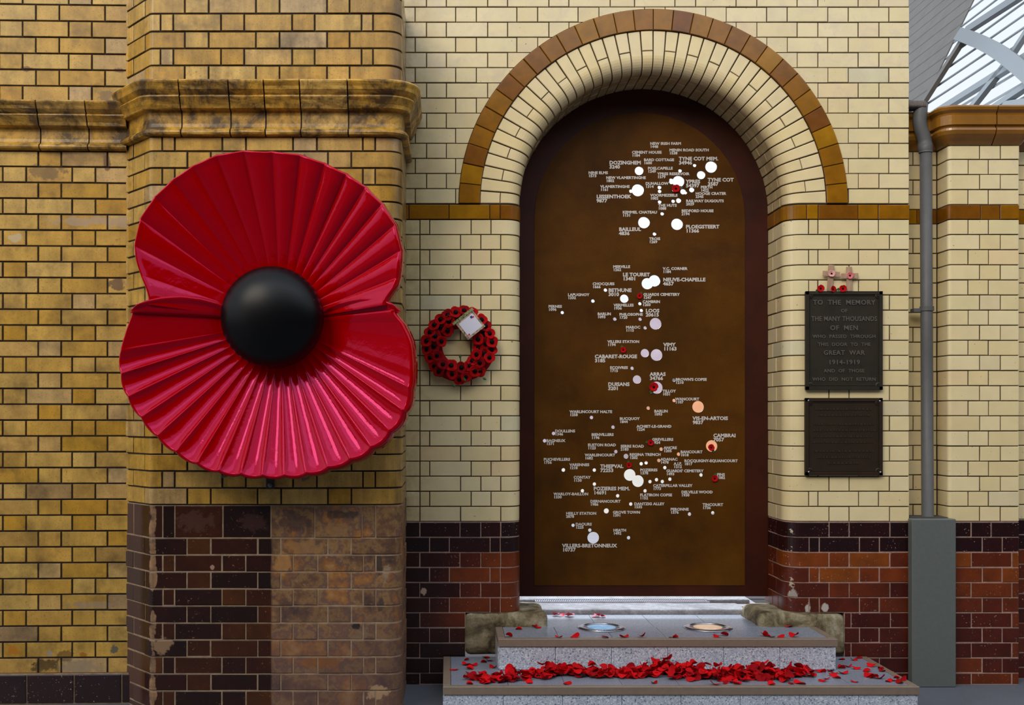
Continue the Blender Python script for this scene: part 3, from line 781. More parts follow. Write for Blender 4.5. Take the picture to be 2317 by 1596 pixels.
def step(name, x0, x1, yf, yb, z0, z1, nslab, rows_, label, tone):
    root = MB().box((x0+.008, yf+.03, z0), (x1-.008, -.018, z1-.012))
    if yb > .1: root.box((.545, -.018, z0), (1.645, yb-.004, z1-.012))
    root = root.build(name, M_bed); tag(root, label, 'step', kind=None)
    nh = .038
    for i in range(nslab):       # riser slabs
        a = x0+.006+(x1-x0-.012)*i/nslab; b = x0+.006+(x1-x0-.012)*(i+1)/nslab
        MB().box((a+.001, yf+.008, z0+.001), (b-.001, yf+.036, z1-nh-.001), .0012).build('riser_slab', M_gran, root)
    for r in range(len(rows_)-1):
        for i in range(nslab):
            xa, xb = x0+.038, x1-.038
            if rows_[r] >= -.03: xa, xb = max(xa, .50), min(xb, 1.70)
            a = xa+(xb-xa)*i/nslab; b = xa+(xb-xa)*(i+1)/nslab
            if rows_[r] >= -.03: 
                n5 = 4; 
                if i >= n5: continue
                a = xa+(xb-xa)*i/n5; b = xa+(xb-xa)*(i+1)/n5
            MB().box((a+.0009, rows_[r]+.0009, z1-.011), (b-.0009, rows_[r+1]-.0009, z1), .0008).build('tread_slab', M_tread, root)
    nz = MB(); nz.box((x0, yf, z1-nh), (x1, yf+.036, z1+.001), .002); nz.build('front_nosing', M_nose, root)
    for sx_, (a, b) in ((0, (x0, x0+.037)), (1, (x1-.037, x1))):
        MB().box((a, yf+.0365, z1-nh), (b, -.016, z1+.001), .002).build('side_nosing', M_nose, root)
        MB().box((a if sx_ == 0 else b-.02, yf+.0365, z0), (a+.02 if sx_ == 0 else b, -.016, z1-nh-.0005), .001).build('side_slab', M_gran, root)
    return root
st2 = step('upper_step', .259, 1.959, -.346, .362, TZ1+.0015, TZ2, 6, [-.309, -.018, .36], 'upper grey stone step with bronze nosing and two floor lights', 0)
st1 = step('lower_step', -.016, 2.226, -.690, -.016, 0.001, TZ1, 8, [-.653, -.338, -.016], 'lower and wider grey stone step under the drift of petals', 0)
# floor uplights in the upper tread
M_ring = simple('brushed_steel_ring', c(190,190,196), .25, 1)
def lens(name, col, em):
    m = NM(name); m.set(Base_Color=m.mix(m.ramp(m.noise(30), [(.4, 0.0), (.7, .5)]), col, c(230,240,250)), Roughness=.3, Specular_IOR_Level=.2, Emission_Color=col, Emission_Strength=em); return m.m
for px, col, lab in ((1359, c(110,160,200), 'left round steel floor light with a pale blue lens'), (1598, c(214,170,120), 'right round steel floor light with an amber lens')):
    x = X(px); r = empty('floor_light', (x, -.035, TZ2)); tag(r, lab, 'floor light', 'floor lights in the upper step')
    b_ = MB().lathe([(.125, .0), (.129, .0015), (.124, .006), (.098, .008), (.094, .005), (.094, 0)], seg=48); b_.build('steel_ring', M_ring, r, smooth=True, center=False)
    MB().lathe([(.094, .0006), (.094, .004), (.076, .004), (.076, .0006)], seg=40).build('dark_gasket', simple('gasket', c(40,46,50), .3), r, center=False)
    MB().lathe([(.0755, .0006), (.0755, .0045), (.05, .0065), (.02, .0072)], seg=40).build('glass_lens', lens('lens_'+lab[:4], col, .35), r, smooth=True, center=False)
# worn sill, grating strip
sill = rounded_stone('threshold_stone', (.50, .366, .10), (1.70, .60, .337), M_sill, 'worn pale threshold stone behind the floor lights, with a dark hollow', 'stone', amp=.006, bev=.015, kind=None)
rounded_stone('threshold_stone', (.40, .70, .10), (1.80, 1.05, .340), M_sill, 'worn pale stone beneath the hanging door, behind the steel grating', 'stone', amp=.008, bev=.015)
MB().box((.36, .60, .05), (1.84, 3.4, .315)).build('path', simple('passage_floor', c(150,148,150), .6, nscale=6, namt=.3)); tag(bpy.data.objects['path'], 'pale paved ground beyond the door', 'ground', kind='structure')
gr = empty('steel_grating', (1.06, .65, .34)); tag(gr, 'narrow steel grating strip set in the threshold under the door', 'grating')
g = MB(); g.box((-.54, -.045, -.005), (.48, -.036, .004)); g.box((-.54, .036, -.005), (.48, .045, .004)); g.build('grating_frame', M_ring, gr, center=False)
g = MB()
for i in range(92): g.box((-.538+i*.011, -.036, -.004), (-.538+i*.011+.006, .036, .003))
gg = g.build('grating_bars', M_ring, gr, center=False); gg['kind'] = 'stuff'

# ------------------------------------------------------------------ door with cut holes and lettering
DY = .331
def rust():
    m = NM('brown_rusted_steel'); x, y, z = m.xyz()
    n = m.noise(2.2, 7, .65); col = m.ramp(n, [(.3, c(60,33,2)), (.5, c(80,46,4)), (.7, c(92,55,8))])
    n2 = m.noise(220, 2, .6); col = m.mix(1.0, col, m.ramp(n2, [(.3, .8), (.7, 1.15)]), 'MULTIPLY')
    n3 = m.noise(1.7, 6, .7, stretch=(1, 1, 2.2)); col = m.mix(m.ramp(n3, [(.55, 0.0), (.75, .5)]), col, c(54,30,14))
    n4 = m.noise(9, 5, .7, stretch=(1.3, 1, .35)); col = m.mix(m.ramp(n4, [(.68, 0.0), (.8, .25)]), col, c(140,104,64))
    m.set(Base_Color=col, Roughness=.55, Specular_IOR_Level=.1); return m.m
M_rust = rust(); M_frame = simple('dark_brown_steel', c(66,22,4), .5, 0, 2.5, .6, spec=.25)
def arch_poly(x0, x1, z0, zsp, rad, cx, n=48):
    P = [(x0, z0), (x1, z0), (x1, zsp)]
    P += [(cx+rad*math.cos(PI*i/n), zsp+rad*math.sin(PI*i/n)) for i in range(1, n)]+[(x0, zsp)]
    return P
def sheet(name, x0, x1, z0, zsp, rad, cx, ya, yb, mat, parent=None, nx=22, nz=26):
    xs = [cx-(x1-x0)/2*math.cos(PI*i/nx) for i in range(nx+1)]; V = []; F = []
    for y in (ya, yb):
        for x in xs:
            zt = zsp+math.sqrt(max(0, rad*rad-(x-cx)**2)); zt = max(zt, zsp)
            for j in range(nz+1): V.append((x, y, z0+(zt-z0)*j/nz))
    m = nz+1; N = (nx+1)*m
    for i in range(nx):
        for j in range(nz):
            F.append((i*m+j, (i+1)*m+j, (i+1)*m+j+1, i*m+j+1)); F.append((N+i*m+j, N+i*m+j+1, N+(i+1)*m+j+1, N+(i+1)*m+j))
        F.append((i*m, N+i*m, N+(i+1)*m, (i+1)*m)); F.append((i*m+nz, (i+1)*m+nz, N+(i+1)*m+nz, N+i*m+nz))
    for j in range(nz):
        F.append((j, j+1, N+j+1, N+j)); F.append((nx*m+j, N+nx*m+j, N+nx*m+j+1, nx*m+j+1))
    return fix_normals(mesh_obj(name, V, F, mat, parent))
MXZ = Matrix(((1, 0, 0, 0), (0, 0, 1, 0), (0, 1, 0, 0), (0, 0, 0, 1)))
ZB = Z(1350, DY)
door = sheet('door_1', XL+.0005, XR-.0005, ZB, ZCEN, R0-.0005, XCEN, DY, DY+.006, M_frame)
tag(door, 'tall arched brown steel door pierced with round holes and lettered with place names', 'door', kind='structure')
pxl, pxr = X(1209, DY), X(1685, DY); pc = (pxl+pxr)/2; pr = (pxr-pxl)/2
zspp = Z(255, DY)-pr
panel = sheet('door_panel', pxl, pxr, Z(1325, DY), zspp, pr, pc, DY-.004, DY-.0002, M_rust, door)
YT = DY-.004
V = []; F = []; K = 48
for yy in (DY+.006, DY+.03):
    for (rr) in (R0+.02, R0-.02):
        V += [(XCEN-rr, yy, ZB), *[(XCEN-rr*math.cos(PI*i/K), yy, ZCEN+rr*math.sin(PI*i/K)) for i in range(K+1)], (XCEN+rr, yy, ZB)]
n_ = K+3
for i in range(n_-1):
    for (a_, b_) in ((0, 1), (2, 0), (3, 2), (1, 3)): F.append((a_*n_+i, a_*n_+i+1, b_*n_+i+1, b_*n_+i))
fix_normals(mesh_obj('door_frame', V, F, M_frame, door))
holes = []
def H(crop, lst):
    x0, y0 = crop
    for x, y, r in lst: holes.append((x0+x/4.827, y0+y/4.827, r/4.827))
H((1220, 300), [(1090,420,47),(1076,632,66),(1002,642,20),(1312,602,20),(1314,644,19),(1314,760,19),(1342,889,19),(1258,1110,19),(1143,985,63),(1504,1003,63),(1876,378,63),(1767,466,45),(1696,361,18),(1537,420,19),(1519,538,64),(1444,540,26),(1440,522,20),(1470,628,20),(1570,648,30),(1596,660,17),(1664,628,27),(1521,745,27),(1462,752,19)])
H((1220, 590), [(1258,221,63),(1180,252,62),(723,322,19),(928,416,46),(586,442,19),(252,568,18),(825,639,19),(1099,471,18),(1115,545,18),(1101,640,18),(1156,735,18),(1270,690,64),(1154,1011,46),(1281,1031,64),(1014,1176,18),(1098,375,20)])
H((1220, 820), [(1068,189,46),(1282,278,66),(1470,196,18),(1472,418,18),(1190,501,19),(571,604,19),(806,709,19),(157,778,19),(59,858,19),(1735,487,64),(1883,915,63),(837,976,19),(948,1027,27),(1331,949,19),(1521,1004,19),(1306,1073,19)])
H((1220, 1020), [(1114,144,19),(1168,133,19),(1372,186,19),(264,212,20),(602,213,19),(989,266,64),(1078,333,64),(1210,339,19),(1281,318,19),(1345,338,19),(1427,312,19),(1767,266,19),(603,366,19),(472,439,19),(1156,440,19),(857,494,19),(1000,584,19),(733,659,28),(1641,694,19),(1895,680,19),(370,816,18),(553,869,19),(590,952,64),(976,952,19)])
cut = MB()
for x, y, r in holes:
    seg = 40 if r > 8 else 20
    cut.lathe([(r*SC(DY), -.03), (r*SC(DY), .04)], org=W(x, y, DY), seg=seg, M=Matrix.Rotation(-PI/2, 4, 'X').to_3x3())
cutter = fix_normals(cut.build('cutter', M_rust))
def boolean(o):
    bpy.context.view_layer.update()
    md = o.modifiers.new('b', 'BOOLEAN'); md.operation = 'DIFFERENCE'; md.object = cutter; md.solver = 'EXACT'; md.use_self = True
    bpy.context.view_layer.update()
    dg = bpy.context.evaluated_depsgraph_get(); me = bpy.data.meshes.new_from_object(o.evaluated_get(dg)); o.modifiers.clear(); o.data = me
boolean(door); boolean(panel)
bpy.data.objects.remove(cutter)
M_letter = simple('pale_grey_lettering', c(205,198,190), .6)
T = []
def tx(crop, rows_):
    for r in rows_: T.append((r[0], r[1], crop[0]+r[2]/4.827, crop[1]+r[3]/4.827, len(r) > 4))
tx((1220, 300), [('NEW IRISH FARM','1448',1210,107),('MENIN ROAD SOUTH','1538',1420,178),('CEMENT HOUSE','1184',1012,203),('BARD COTTAGE','1600',1142,285),('TYNE COT MEM.','34946',1524,267,1),('DOZINGHEM','3240',765,311,1),
 ('POELCAPELLE','1249',1185,377),('NINE ELMS','1573',537,426),('NEW VLAMERTINGHE','1802',730,480),('YPRES RESERVOIR','1579',1290,438),('VLAMERTINGHE','1161',668,577),('LIJSSENTHOEK','9877',625,681,1),('DUHALLOW','1314',1160,543),
 ('YPRES','54397',1602,517,1),('TYNE COT','3587',1839,498,1),('PERTH','1422',1762,584),('HOOGE CRATER','2345',1706,653),('VOORMEZEELE','1002',1212,672),('RAILWAY DUGOUTS','2029',1602,734),('THE HUTS','1088',1298,782),
 ('KEMMEL CHATEAU','1131',910,857),('BEDFORD HOUSE','2194',1553,842),('BAILLEUL','4836',870,1038,1),('PLOEGSTEERT','11366',1600,1010,1),('TROIS','1269',1200,1147)])
tx((1220, 590), [('MERVILLE','1262',806,52),('V.C. CORNER','1184',1350,73),('LE TOURET','13401',912,133,1),('NEUVE-CHAPELLE','4657',1352,188,1),('CHOCQUES','1666',582,239),('BETHUNE','3010',755,304,1),('LAPUGNOY','1332',312,358),('GUARDS CEMETERY','1247',1136,355),
 ('CAMBRIN','1203',1128,434),('VERMELLES','1936',813,472),('PERNES','1096',100,486),('LOOS','20615',1162,527,1),('BARLIN','1093',636,567),('PHILOSOPHE','1720',874,573),('MAROC','1115',946,713),('VILLERS STATION','1194',746,870),('VIMY','11163',1356,898,1),('CABARET-ROUGE','3185',606,1027,1),('ECOIVRES','1715',772,1154)])
tx((1220, 820), [('ARRAS','34766',1207,110,1),("BROWN'S COPSE",'1210',1488,173),('DUISANS','3201',751,220,1),('TILLOY','1031',1346,300),('WANCOURT','1107',1485,387),('BARLIN','1093',1255,519),('WARLINCOURT HALTE','1258',332,525),('BUCQUOY','1844',878,601),('VIS-EN-ARTOIS','9837',1675,592,1),
 ('ACHIET-LE-GRAND','1224',1063,685),('DOULLENS','1346',172,736),('BIENVILLERS','1196',570,775),('CAMBRAI','7057',1900,780,1),('BAGNEUX','1371',78,841),('GREVILLERS','1924',1232,828),('EUSTON ROAD','1123',530,888),('SERRE ROAD','2183',888,902),('ANCRE','1205',1358,919),('BANCOURT','1018',1542,964),('REGINA TRENCH','1202',986,993),('WARLENCOURT','1682',498,998)])
tx((1220, 1020), [('PUCHEVILLERS','1756',48,80),('VARENNES','1218',331,139),('THIEPVAL','72253',666,150,1),('ADANAC','1478',1324,79),('A.I.F.','1212',1468,127),('ROCQUIGNY-EQUANCOURT','1817',1583,96),('POZIERES','1378',1101,196),("GUARDS' CEMETERY",'1493',1387,206),('FINS','1082',1940,246),('CONTAY','1130',375,276),
 ('POZIERES MEM.','14691',593,394,1),('CATERPILLAR VALLEY','1773',1242,366),('WARLOY-BAILLON','1330',157,458),('FLATIRON COPSE','1152',1099,469),('DELVILLE WOOD','1930',1551,437),('DERNANCOURT','1986',557,538),('DANTZIG ALLEY','1535',1036,566),('TINCOURT','1736',1783,575),('PERONNE','1376',1433,625),('HEILLY STATION','2878',292,670),('GROVE TOWN','1391',803,658),('DAOURS','1225',397,788),('HEATH','1492',808,854),('VILLERS-BRETONNEUX','10737',252,1017,1)])
TXT = []
def text(name, body, loc, size, mat, parent=None, sx=1.0, off=0.0, ext=.0006, align='LEFT', spacing=1.0, line=1.0, rot=(PI/2, 0, 0), res=2):
    cu = bpy.data.curves.new(name, 'FONT'); cu.body = body; cu.size = size; cu.offset = off; cu.extrude = ext; cu.resolution_u = res
    cu.align_x = align; cu.space_character = spacing; cu.space_line = line; cu.materials.append(mat)
    o = bpy.data.objects.new(name, cu); C.objects.link(o); o.rotation_euler = rot; o.scale = (sx, 1, 1)
    TXT.append((o, parent, Vector(loc)))
    return o
def bake_text():
    bpy.context.view_layer.update(); dg = bpy.context.evaluated_depsgraph_get(); done = []
    for o, parent, loc in TXT: done.append(bpy.data.meshes.new_from_object(o.evaluated_get(dg)))
    for (o, parent, loc), me in zip(TXT, done):
        n_ = o.name.split('.')[0]; sx = o.scale.x; bpy.data.objects.remove(o); q = bpy.data.objects.new(n_, me); C.objects.link(q)
        q.rotation_euler = (PI/2, 0, 0); q.scale = (sx, 1, 1); q.parent = parent; q.location = loc-WL[parent.name]
CAPF = .729
for nm_, num, px, py, big in T:
    cap = (8.0 if big else 6.1)*SC(DY); sz = cap/CAPF; dl = (9.3 if big else 6.95)*SC(DY)
    text('lettering', nm_+'\n'+num, (X(px, DY), YT-.0008, Z(py, DY)-cap), sz, M_letter, door, sx=1.07, off=sz*.042, ext=.0005, spacing=1.02, line=dl/sz)

# ------------------------------------------------------------------ beyond the door
def bx(name, a, b, mat, label, cat, kind=None, group=None):
    o = MB().box(a, b, .01).build(name, mat); tag(o, label, cat, group, kind); return o
bx('building', (-4, 16, 0), (9, 22, 3.42), simple('far_lilac_wall', c(196,188,206), .8, nscale=2, namt=.25), 'pale lilac building seen through the door holes', 'building')
bx('building', (3.55, 12, 0), (8, 15.5, 1.75), simple('far_orange_wall', c(236,170,128), .8, nscale=2, namt=.2), 'low orange building seen through the right door holes', 'building')
bx('building', (-3, 10.5, 0), (7, 11.6, .72), simple('far_white_wall', c(236,234,226), .8, nscale=2, namt=.15), 'low white wall seen through the lower door holes', 'building')
bx('street', (-8, 3.4, -.1), (16, 40, .02), simple('street_paving', c(178,176,182), .8, nscale=3, namt=.2), 'pale paved street beyond the door', 'street', kind='structure')

# ------------------------------------------------------------------ glazed roof at the upper right
M_glass = NM('roof_glass'); tr = M_glass.n('ShaderNodeBsdfTransparent'); tl = M_glass.n('ShaderNodeBsdfTranslucent'); mx = M_glass.n('ShaderNodeMixShader'); mx.inputs[0].default_value = .12
M_glass.l(tr.outputs[0], mx.inputs[1]); M_glass.l(tl.outputs[0], mx.inputs[2]); M_glass.l(mx.outputs[0], M_glass.o.inputs[0]); M_glass = M_glass.m
M_board = simple('grey_roof_boards', c(104,99,93), .5, .1, 6, .3); M_steel = simple('pale_painted_roof_steel', c(128,136,142), .5, .1)
# a pitched roof whose glazing bars run away from the wall; plane z = zr + sl*(x-xr)
SLp = 2.1; K0 = -5.0
def onroof(px, py, lift=0.0):
    u = (px-VX)/(S*DC); v = (VY-py)/(S*DC); d = (K0+lift)/(v-SLp*u)
    return Vector((u*d, d-DC, CZ+v*d))
rf = empty('ceiling', onroof(2200, 120)); tag(rf, 'glazed train shed roof with grey boards behind the wall at the upper right', 'roof', kind='structure')
def roofpt(x, y, lift=0): return Vector((x, y, CZ+K0+SLp*x+lift))
a_ = onroof(2050, 0); b_ = onroof(2317, 0); c_ = onroof(2317, 260); d_ = onroof(2090, 260)
print('roof', a_, b_, c_, d_)
xs0 = min(p.x for p in (a_, b_, c_, d_))-.6; xs1 = max(p.x for p in (a_, b_, c_, d_))+.8
y0r = .32; y1r = max(p.y for p in (a_, b_, c_, d_))+3.0
def strip(name, xa, xb, ya, yb, l0, l1, mat, par=rf):
    V = []
    for l in (l0, l1):
        V += [roofpt(xa, ya(xa), l), roofpt(xb, ya(xb), l), roofpt(xb, yb(xb), l), roofpt(xa, yb(xa), l)]
    F = [(0,1,2,3),(7,6,5,4),(0,4,5,1),(1,5,6,2),(2,6,7,3),(3,7,4,0)]
    o = mesh_obj(name, V, F, mat, par); return fix_normals(o)
p1 = onroof(2092, 232); p2 = onroof(2205, 0)
def ybnd(x): return p1.y+(x-p1.x)*(p2.y-p1.y)/(p2.x-p1.x)
nb = 44; dx = (xs1-xs0)/nb
for i in range(nb):
    xa, xb = xs0+dx*i, xs0+dx*(i+1)
    left_far = p2.y < p1.y
    A_ = lambda x: max(y0r, min(y1r, ybnd(x)))
    # boards on the far-left side of the boundary, glass on the other side
    strip('roof_board', xa+.003, xb-.003, A_, lambda x: y1r, .0, .02, M_board)
    strip('glass_pane', xa+.003, xb-.003, lambda x: y0r, A_, .0, .008, M_glass)
    strip('glazing_bar', xa-.003, xa+.003, lambda x: y0r, lambda x: y1r, -.005, .005, M_steel)
def beam(name, q0, q1, r, lift=.08, mat=M_steel, curve=0):
    a0, a1 = onroof(q0[0], q0[1], lift), onroof(q1[0], q1[1], lift)
    d = (a1-a0); n_ = Vector((SLp, 0, -1)).normalized(); s_ = d.normalized().cross(n_)
    V = []
    K = 8
    for k in range(K+1):
        p = a0+d*k/K+s_*curve*math.sin(PI*k/K)
        V += [p-s_*r-n_*.0, p+s_*r, p+s_*r+n_*.03, p-s_*r+n_*.03]
    F = [(k*4+j, (k+1)*4+j, (k+1)*4+(j+1) % 4, k*4+(j+1) % 4) for k in range(K) for j in range(4)]+[(0,1,2,3),(K*4+3,K*4+2,K*4+1,K*4)]
    return fix_normals(mesh_obj(name, V, F, mat, rf))
beam('roof_truss', (2180, 70), (2325, -25), .035)
beam('roof_truss', (2165, 75), (2330, 175), .045, .16, curve=.03)
beam('roof_truss', (2065, 262), (2180, 80), .04, .1, M_board)
beam('roof_truss', (2178, 262), (2270, 145), .035)
beam('roof_truss', (2270, 145), (2325, 60), .03)
beam('roof_truss', (2100, 262), (2330, 118), .03)
beam('roof_truss', (2215, 262), (2330, 185), .025)
beam('roof_truss', (2265, 240), (2325, 232), .03)

# ------------------------------------------------------------------ downpipe and boxing
M_pipe = simple('grey_painted_pipe', c(92,91,90), .5, 0, 20, .15, spec=.3)
M_box = simple('grey_green_steel_boxing', c(98,102,98), .5, 0, 60, .12)
YPi = .055
dp = empty('downpipe', W(2097, 1170, YPi)); tag(dp, 'grey painted downpipe with a swan neck at the top of the wall', 'downpipe')
def wp_(px, py, dy=0): return W(px, py, YPi+dy)
MB().tube([wp_(2099, 1172), wp_(2097, 800), wp_(2095, 340)], 13.2*SC(YPi), 20).build('pipe', M_pipe, dp, smooth=True)
MB().tube([wp_(2094.5, 346), wp_(2094.5, 342), wp_(2093.5, 330), wp_(2093, 328)], [15*SC(0), 15.8*SC(0), 16.2*SC(0), 15*SC(0)], 20).build('collar', M_pipe, dp, smooth=True)
MB().tube([wp_(2093.5, 332), wp_(2092, 318), wp_(2088, 304), wp_(2083, 290), wp_(2081, 275), wp_(2082, 258), wp_(2084, 244), wp_(2087, 234)], [15.4*SC(0)]*5+[15.6*SC(0), 14.5*SC(0), 13*SC(0)], 20).build('swan_neck', M_pipe, dp, smooth=True)
b_ = MB(); b_.tube([wp_(2097, 704), wp_(2097, 694)], 15.5*SC(0), 20); b_.box((X(2077), YPi-.005, Z(704)), (X(2114), YPi+.004+.04, Z(696))); b_.build('bracket', M_pipe, dp)
rounded_stone('roof_debris', (X(2058), .0+.02, Z(240)), (X(2100), .13, Z(224)), simple('matted_grey_dirt', c(110,100,94), .9, nscale=40, namt=.5), 'clump of grey dirt lodged on top of the downpipe', 'dirt', amp=.02, bev=.012, sub=4)
xb0, xb1, zbt = (2063.5-VX)/S/1.01, (2163-VX)/S/1.01, CZ-(1175-VY)/S/1.01
q = MB(); q.box((xb0, -.062, .0), (xb1, -.006, zbt), .004); q.build('pipe_boxing', M_box); q = bpy.data.objects['pipe_boxing']
tag(q, 'tall grey steel box around the foot of the downpipe', 'pipe box')
fb = MB().box((X(2057)+.004, -.0055, 0), (XP0-.004, .134, zbt+.004)).build('box_back', simple('dark_box_return', c(66,64,64), .6), q)

# ------------------------------------------------------------------ giant poppy
YF = -.87; YB = -.665
PCX, PCY = 615.0, 718.0
UP = [(882,690),(884,678),(905,645),(915,584),(900,508),(869,457),(818,409),(747,371),(676,348),(605,343),(555,341),(484,353),(418,386),(362,432),(321,487),(305,543),(306,584),(319,624),(333,662),(336,690)]
LO = [(300,700),(299,709),(281,761),(270,802),(273,858),(291,909),(321,954),(367,1005),(423,1045),(484,1071),(544,1081),(615,1085),(686,1083),(757,1066),(823,1040),(884,995),(925,939),(940,883),(944,822),(938,771),(920,731),(903,709),(902,700)]
def outline(pts):
    T_ = []
    for x, y in pts:
        a = math.atan2(-(y-PCY), x-PCX)
        T_.append([a, math.hypot(x-PCX, y-PCY)])
    for i in range(1, len(T_)):
        while T_[i][0] < T_[i-1][0]-PI*.5: T_[i][0] += 2*PI
    if T_[0][0] < -PI/2: pass
    return T_
def rad_at(T_, a):
    for i in range(len(T_)-1):
        if T_[i][0] <= a <= T_[i+1][0]:
            f = (a-T_[i][0])/(T_[i+1][0]-T_[i][0])
            r0 = T_[max(0, i-1)][1]; r1 = T_[i][1]; r2 = T_[i+1][1]; r3 = T_[min(len(T_)-1, i+2)][1]
            return .5*((2*r1)+(-r0+r2)*f+(2*r0-5*r1+4*r2-r3)*f*f+(-r0+3*r1-3*r2+r3)*f**3)
    return T_[0][1] if a < T_[0][0] else T_[-1][1]
def red(name, base, wave=.5):
    m = NM(name); n = m.noise(9, 4, .55, dist=1.2); m.set(Base_Color=base, Roughness=.09, Specular_IOR_Level=.75, Specular_Tint=(1.0,.06,.40,1), Coat_Weight=.12, Coat_Roughness=.03); m.bump(n, .42, .012*wave); return m.m
M_red = red('glossy_red_fibreglass', c(172,0,2))
M_black = NM('satin_black_dome'); M_black.set(Base_Color=c(7,7,9), Roughness=.34, Specular_IOR_Level=.22); M_black = M_black.m
pop = empty('giant_poppy', W(PCX, PCY, YB)); tag(pop, 'giant glossy red poppy with a black centre mounted on the yellow pillar', 'poppy sculpture')
def petal(name, T_, a0, a1, NA_, nr, wavefn, ystart):
    V = []; F = []; rs = [.20+.80*k/nr for k in range(nr+1)]; W_ = nr+1+4
    for i in range(NA_+1):
        a = a0+(a1-a0)*i/NA_; Rp = rad_at(T_, a); inset = 5+13*max(0, math.cos(a))+5*max(0, -math.sin(a)); Rf = Rp-inset
        h, sc = wavefn(a)
        for k, t in enumerate(rs):
            r = Rf*t; y = YB+(YF-YB)*min(1, max(0, (t-.25)/.75))**1.15
            amp = (t-.28)/.72
            y += h*.034*max(0, amp)**.75*(1.0 if t < .93 else 1.0-.45*(t-.93)/.07)
            rr = r*(1+sc*.010*t)
            V.append((X(PCX+rr*math.cos(a), YF) if False else (PCX-VX)*SC(YF)+rr*math.cos(a)*SC(YF), y, CZ+(VY-PCY)*SC(YF)+rr*math.sin(a)*SC(YF)))
        yl_ = V[-1][1]; Rr = Rf*(1+sc*.010)
        for dr, dy in ((2.5, -.004), (5.0+inset*.25, .008), (inset*.75+1, .035), (inset, .075)):
            rr = Rr+dr
            V.append(((PCX-VX)*SC(YF)+rr*math.cos(a)*SC(YF), yl_*.5+YF*.5+dy if dy > .01 else yl_+dy, CZ+(VY-PCY)*SC(YF)+rr*math.sin(a)*SC(YF)))
    for i in range(NA_):
        for k in range(W_-1): F.append((i*W_+k, i*W_+k+1, (i+1)*W_+k+1, (i+1)*W_+k))
    o = mesh_obj(name, V, F, M_red, pop, smooth=True)
    md = o.modifiers.new('t', 'SOLIDIFY'); md.thickness = .012; md.offset = -1
    return o
def pleat(ph):    # broad rounded pleats with narrow grooves, like fluted card
    q = abs(math.sin(ph)); return 1-2*q**.62
TU = outline(UP)
NU = 40
def wu_(a):
    k = min(1, max(0, (a-.16)/.25))*min(1, max(0, (PI-.20-a)/.30)); jig = .35*math.sin(a*5.3+1)
    v = pleat((a*NU)/2+jig); return v*(.16+.26*min(1, max(0, (2.5-a)/1.2)))*k, v*k*.5
petal('upper_petal', TU, TU[0][0]+.0, TU[-1][0], 420, 22, wu_, 0)
TL = outline(LO)
NL = 44
def wl_(a):
    b = a-TL[0][0]; tot = TL[-1][0]-TL[0][0]
    k = min(1, max(0, (b-.24)/.10))*min(1, max(0, (tot-.42-b)/.22)); jig = .25*math.sin(a*4.1)
    v = pleat(b*NL/2*1.0+jig); return -v*.42*k, -v*k*.8
petal('lower_petal', TL, TL[0][0], TL[-1][0], 460, 22, wl_, 0)
# the fold between the petals: strip and rolled lips on either side
def blade(name, bot, top, y0, bulge, n=22):
    V = []; F = []; m = 8
    for i in range(n+1):
        t = i/n; B0 = lerp_poly(bot, t); T0 = lerp_poly(top, t)
        for j in range(m+1):
            s_ = j/m; px = B0[0]+(T0[0]-B0[0])*s_; py = B0[1]+(T0[1]-B0[1])*s_
            rr = math.hypot(px-PCX, py-PCY)/310; yy = YB+(YF-YB)*min(1, max(0, (rr-.25)/.75))**1.15
            yy -= y0+bulge*((0, .30, .42, .48, .52, .60, .90, 1.0, .25)[j])*min(1, t*6+.15, (1-t)*6+.15); yy += .014 if j == m else 0
            sc_ = SC(YF); V.append(((px-VX)*sc_, yy, CZ+(VY-py)*sc_))
    for i in range(n):
        for j in range(m): F.append((i*(m+1)+j, (i+1)*(m+1)+j, (i+1)*(m+1)+j+1, i*(m+1)+j+1))
    o = mesh_obj(name, V, F, M_red, pop, smooth=True); md = o.modifiers.new('t', 'SOLIDIFY'); md.thickness = .014; md.offset = -1; return fix_normals(o)
def lerp_poly(P, t):
    n = len(P)-1; k = min(n-1, int(t*n)); f = t*n-k; return (P[k][0]+(P[k+1][0]-P[k][0])*f, P[k][1]+(P[k+1][1]-P[k][1])*f)
blade('petal_fold', [(296,709),(350,710),(420,711),(470,712),(520,713)], [(299,703),(312,688),(332,677),(362,667),(400,662),(440,665),(475,674),(505,690),(522,704)], .008, .034)
blade('petal_fold', [(904,708),(850,709),(800,709),(760,710),(715,711)], [(901,702),(892,688),(872,676),(848,669),(818,666),(788,670),(760,677),(735,688),(714,702)], .008, .034)
# black dome
dm = MB(); R_ = 115*SC(-.80)
pr_ = [(R_, -.05), (R_, 0.0), (R_*.997, .012)]+[(R_*math.cos(q), .008+.125*math.sin(q)) for q in [PI/2*k/14 for k in range(1, 14)]]+[(.003, .133)]
dm.lathe(pr_, org=W(PCX, PCY, -.79)+Vector((0, 0, 0)), seg=72, M=Matrix.Rotation(PI/2, 4, 'X').to_3x3())
ct = dm.build('centre_dome', M_black, pop, smooth=True); ct['label'] = 'satin black domed centre'
sc_m = simple('bolt_steel', c(120,120,124), .35, .9)
for bxp, byp in ((514, 742), (709, 681)):
    MB().lathe([(.008, 0), (.008, .004), (.004, .007)], org=W(bxp, byp, -.83)+Vector((0, -.012, 0)), seg=12, M=Matrix.Rotation(PI/2, 4, 'X').to_3x3()).build('dome_screw', simple('black_screw', c(8,8,8), .5), pop)
M_brk = simple('black_bracket', c(26,24,24), .5)
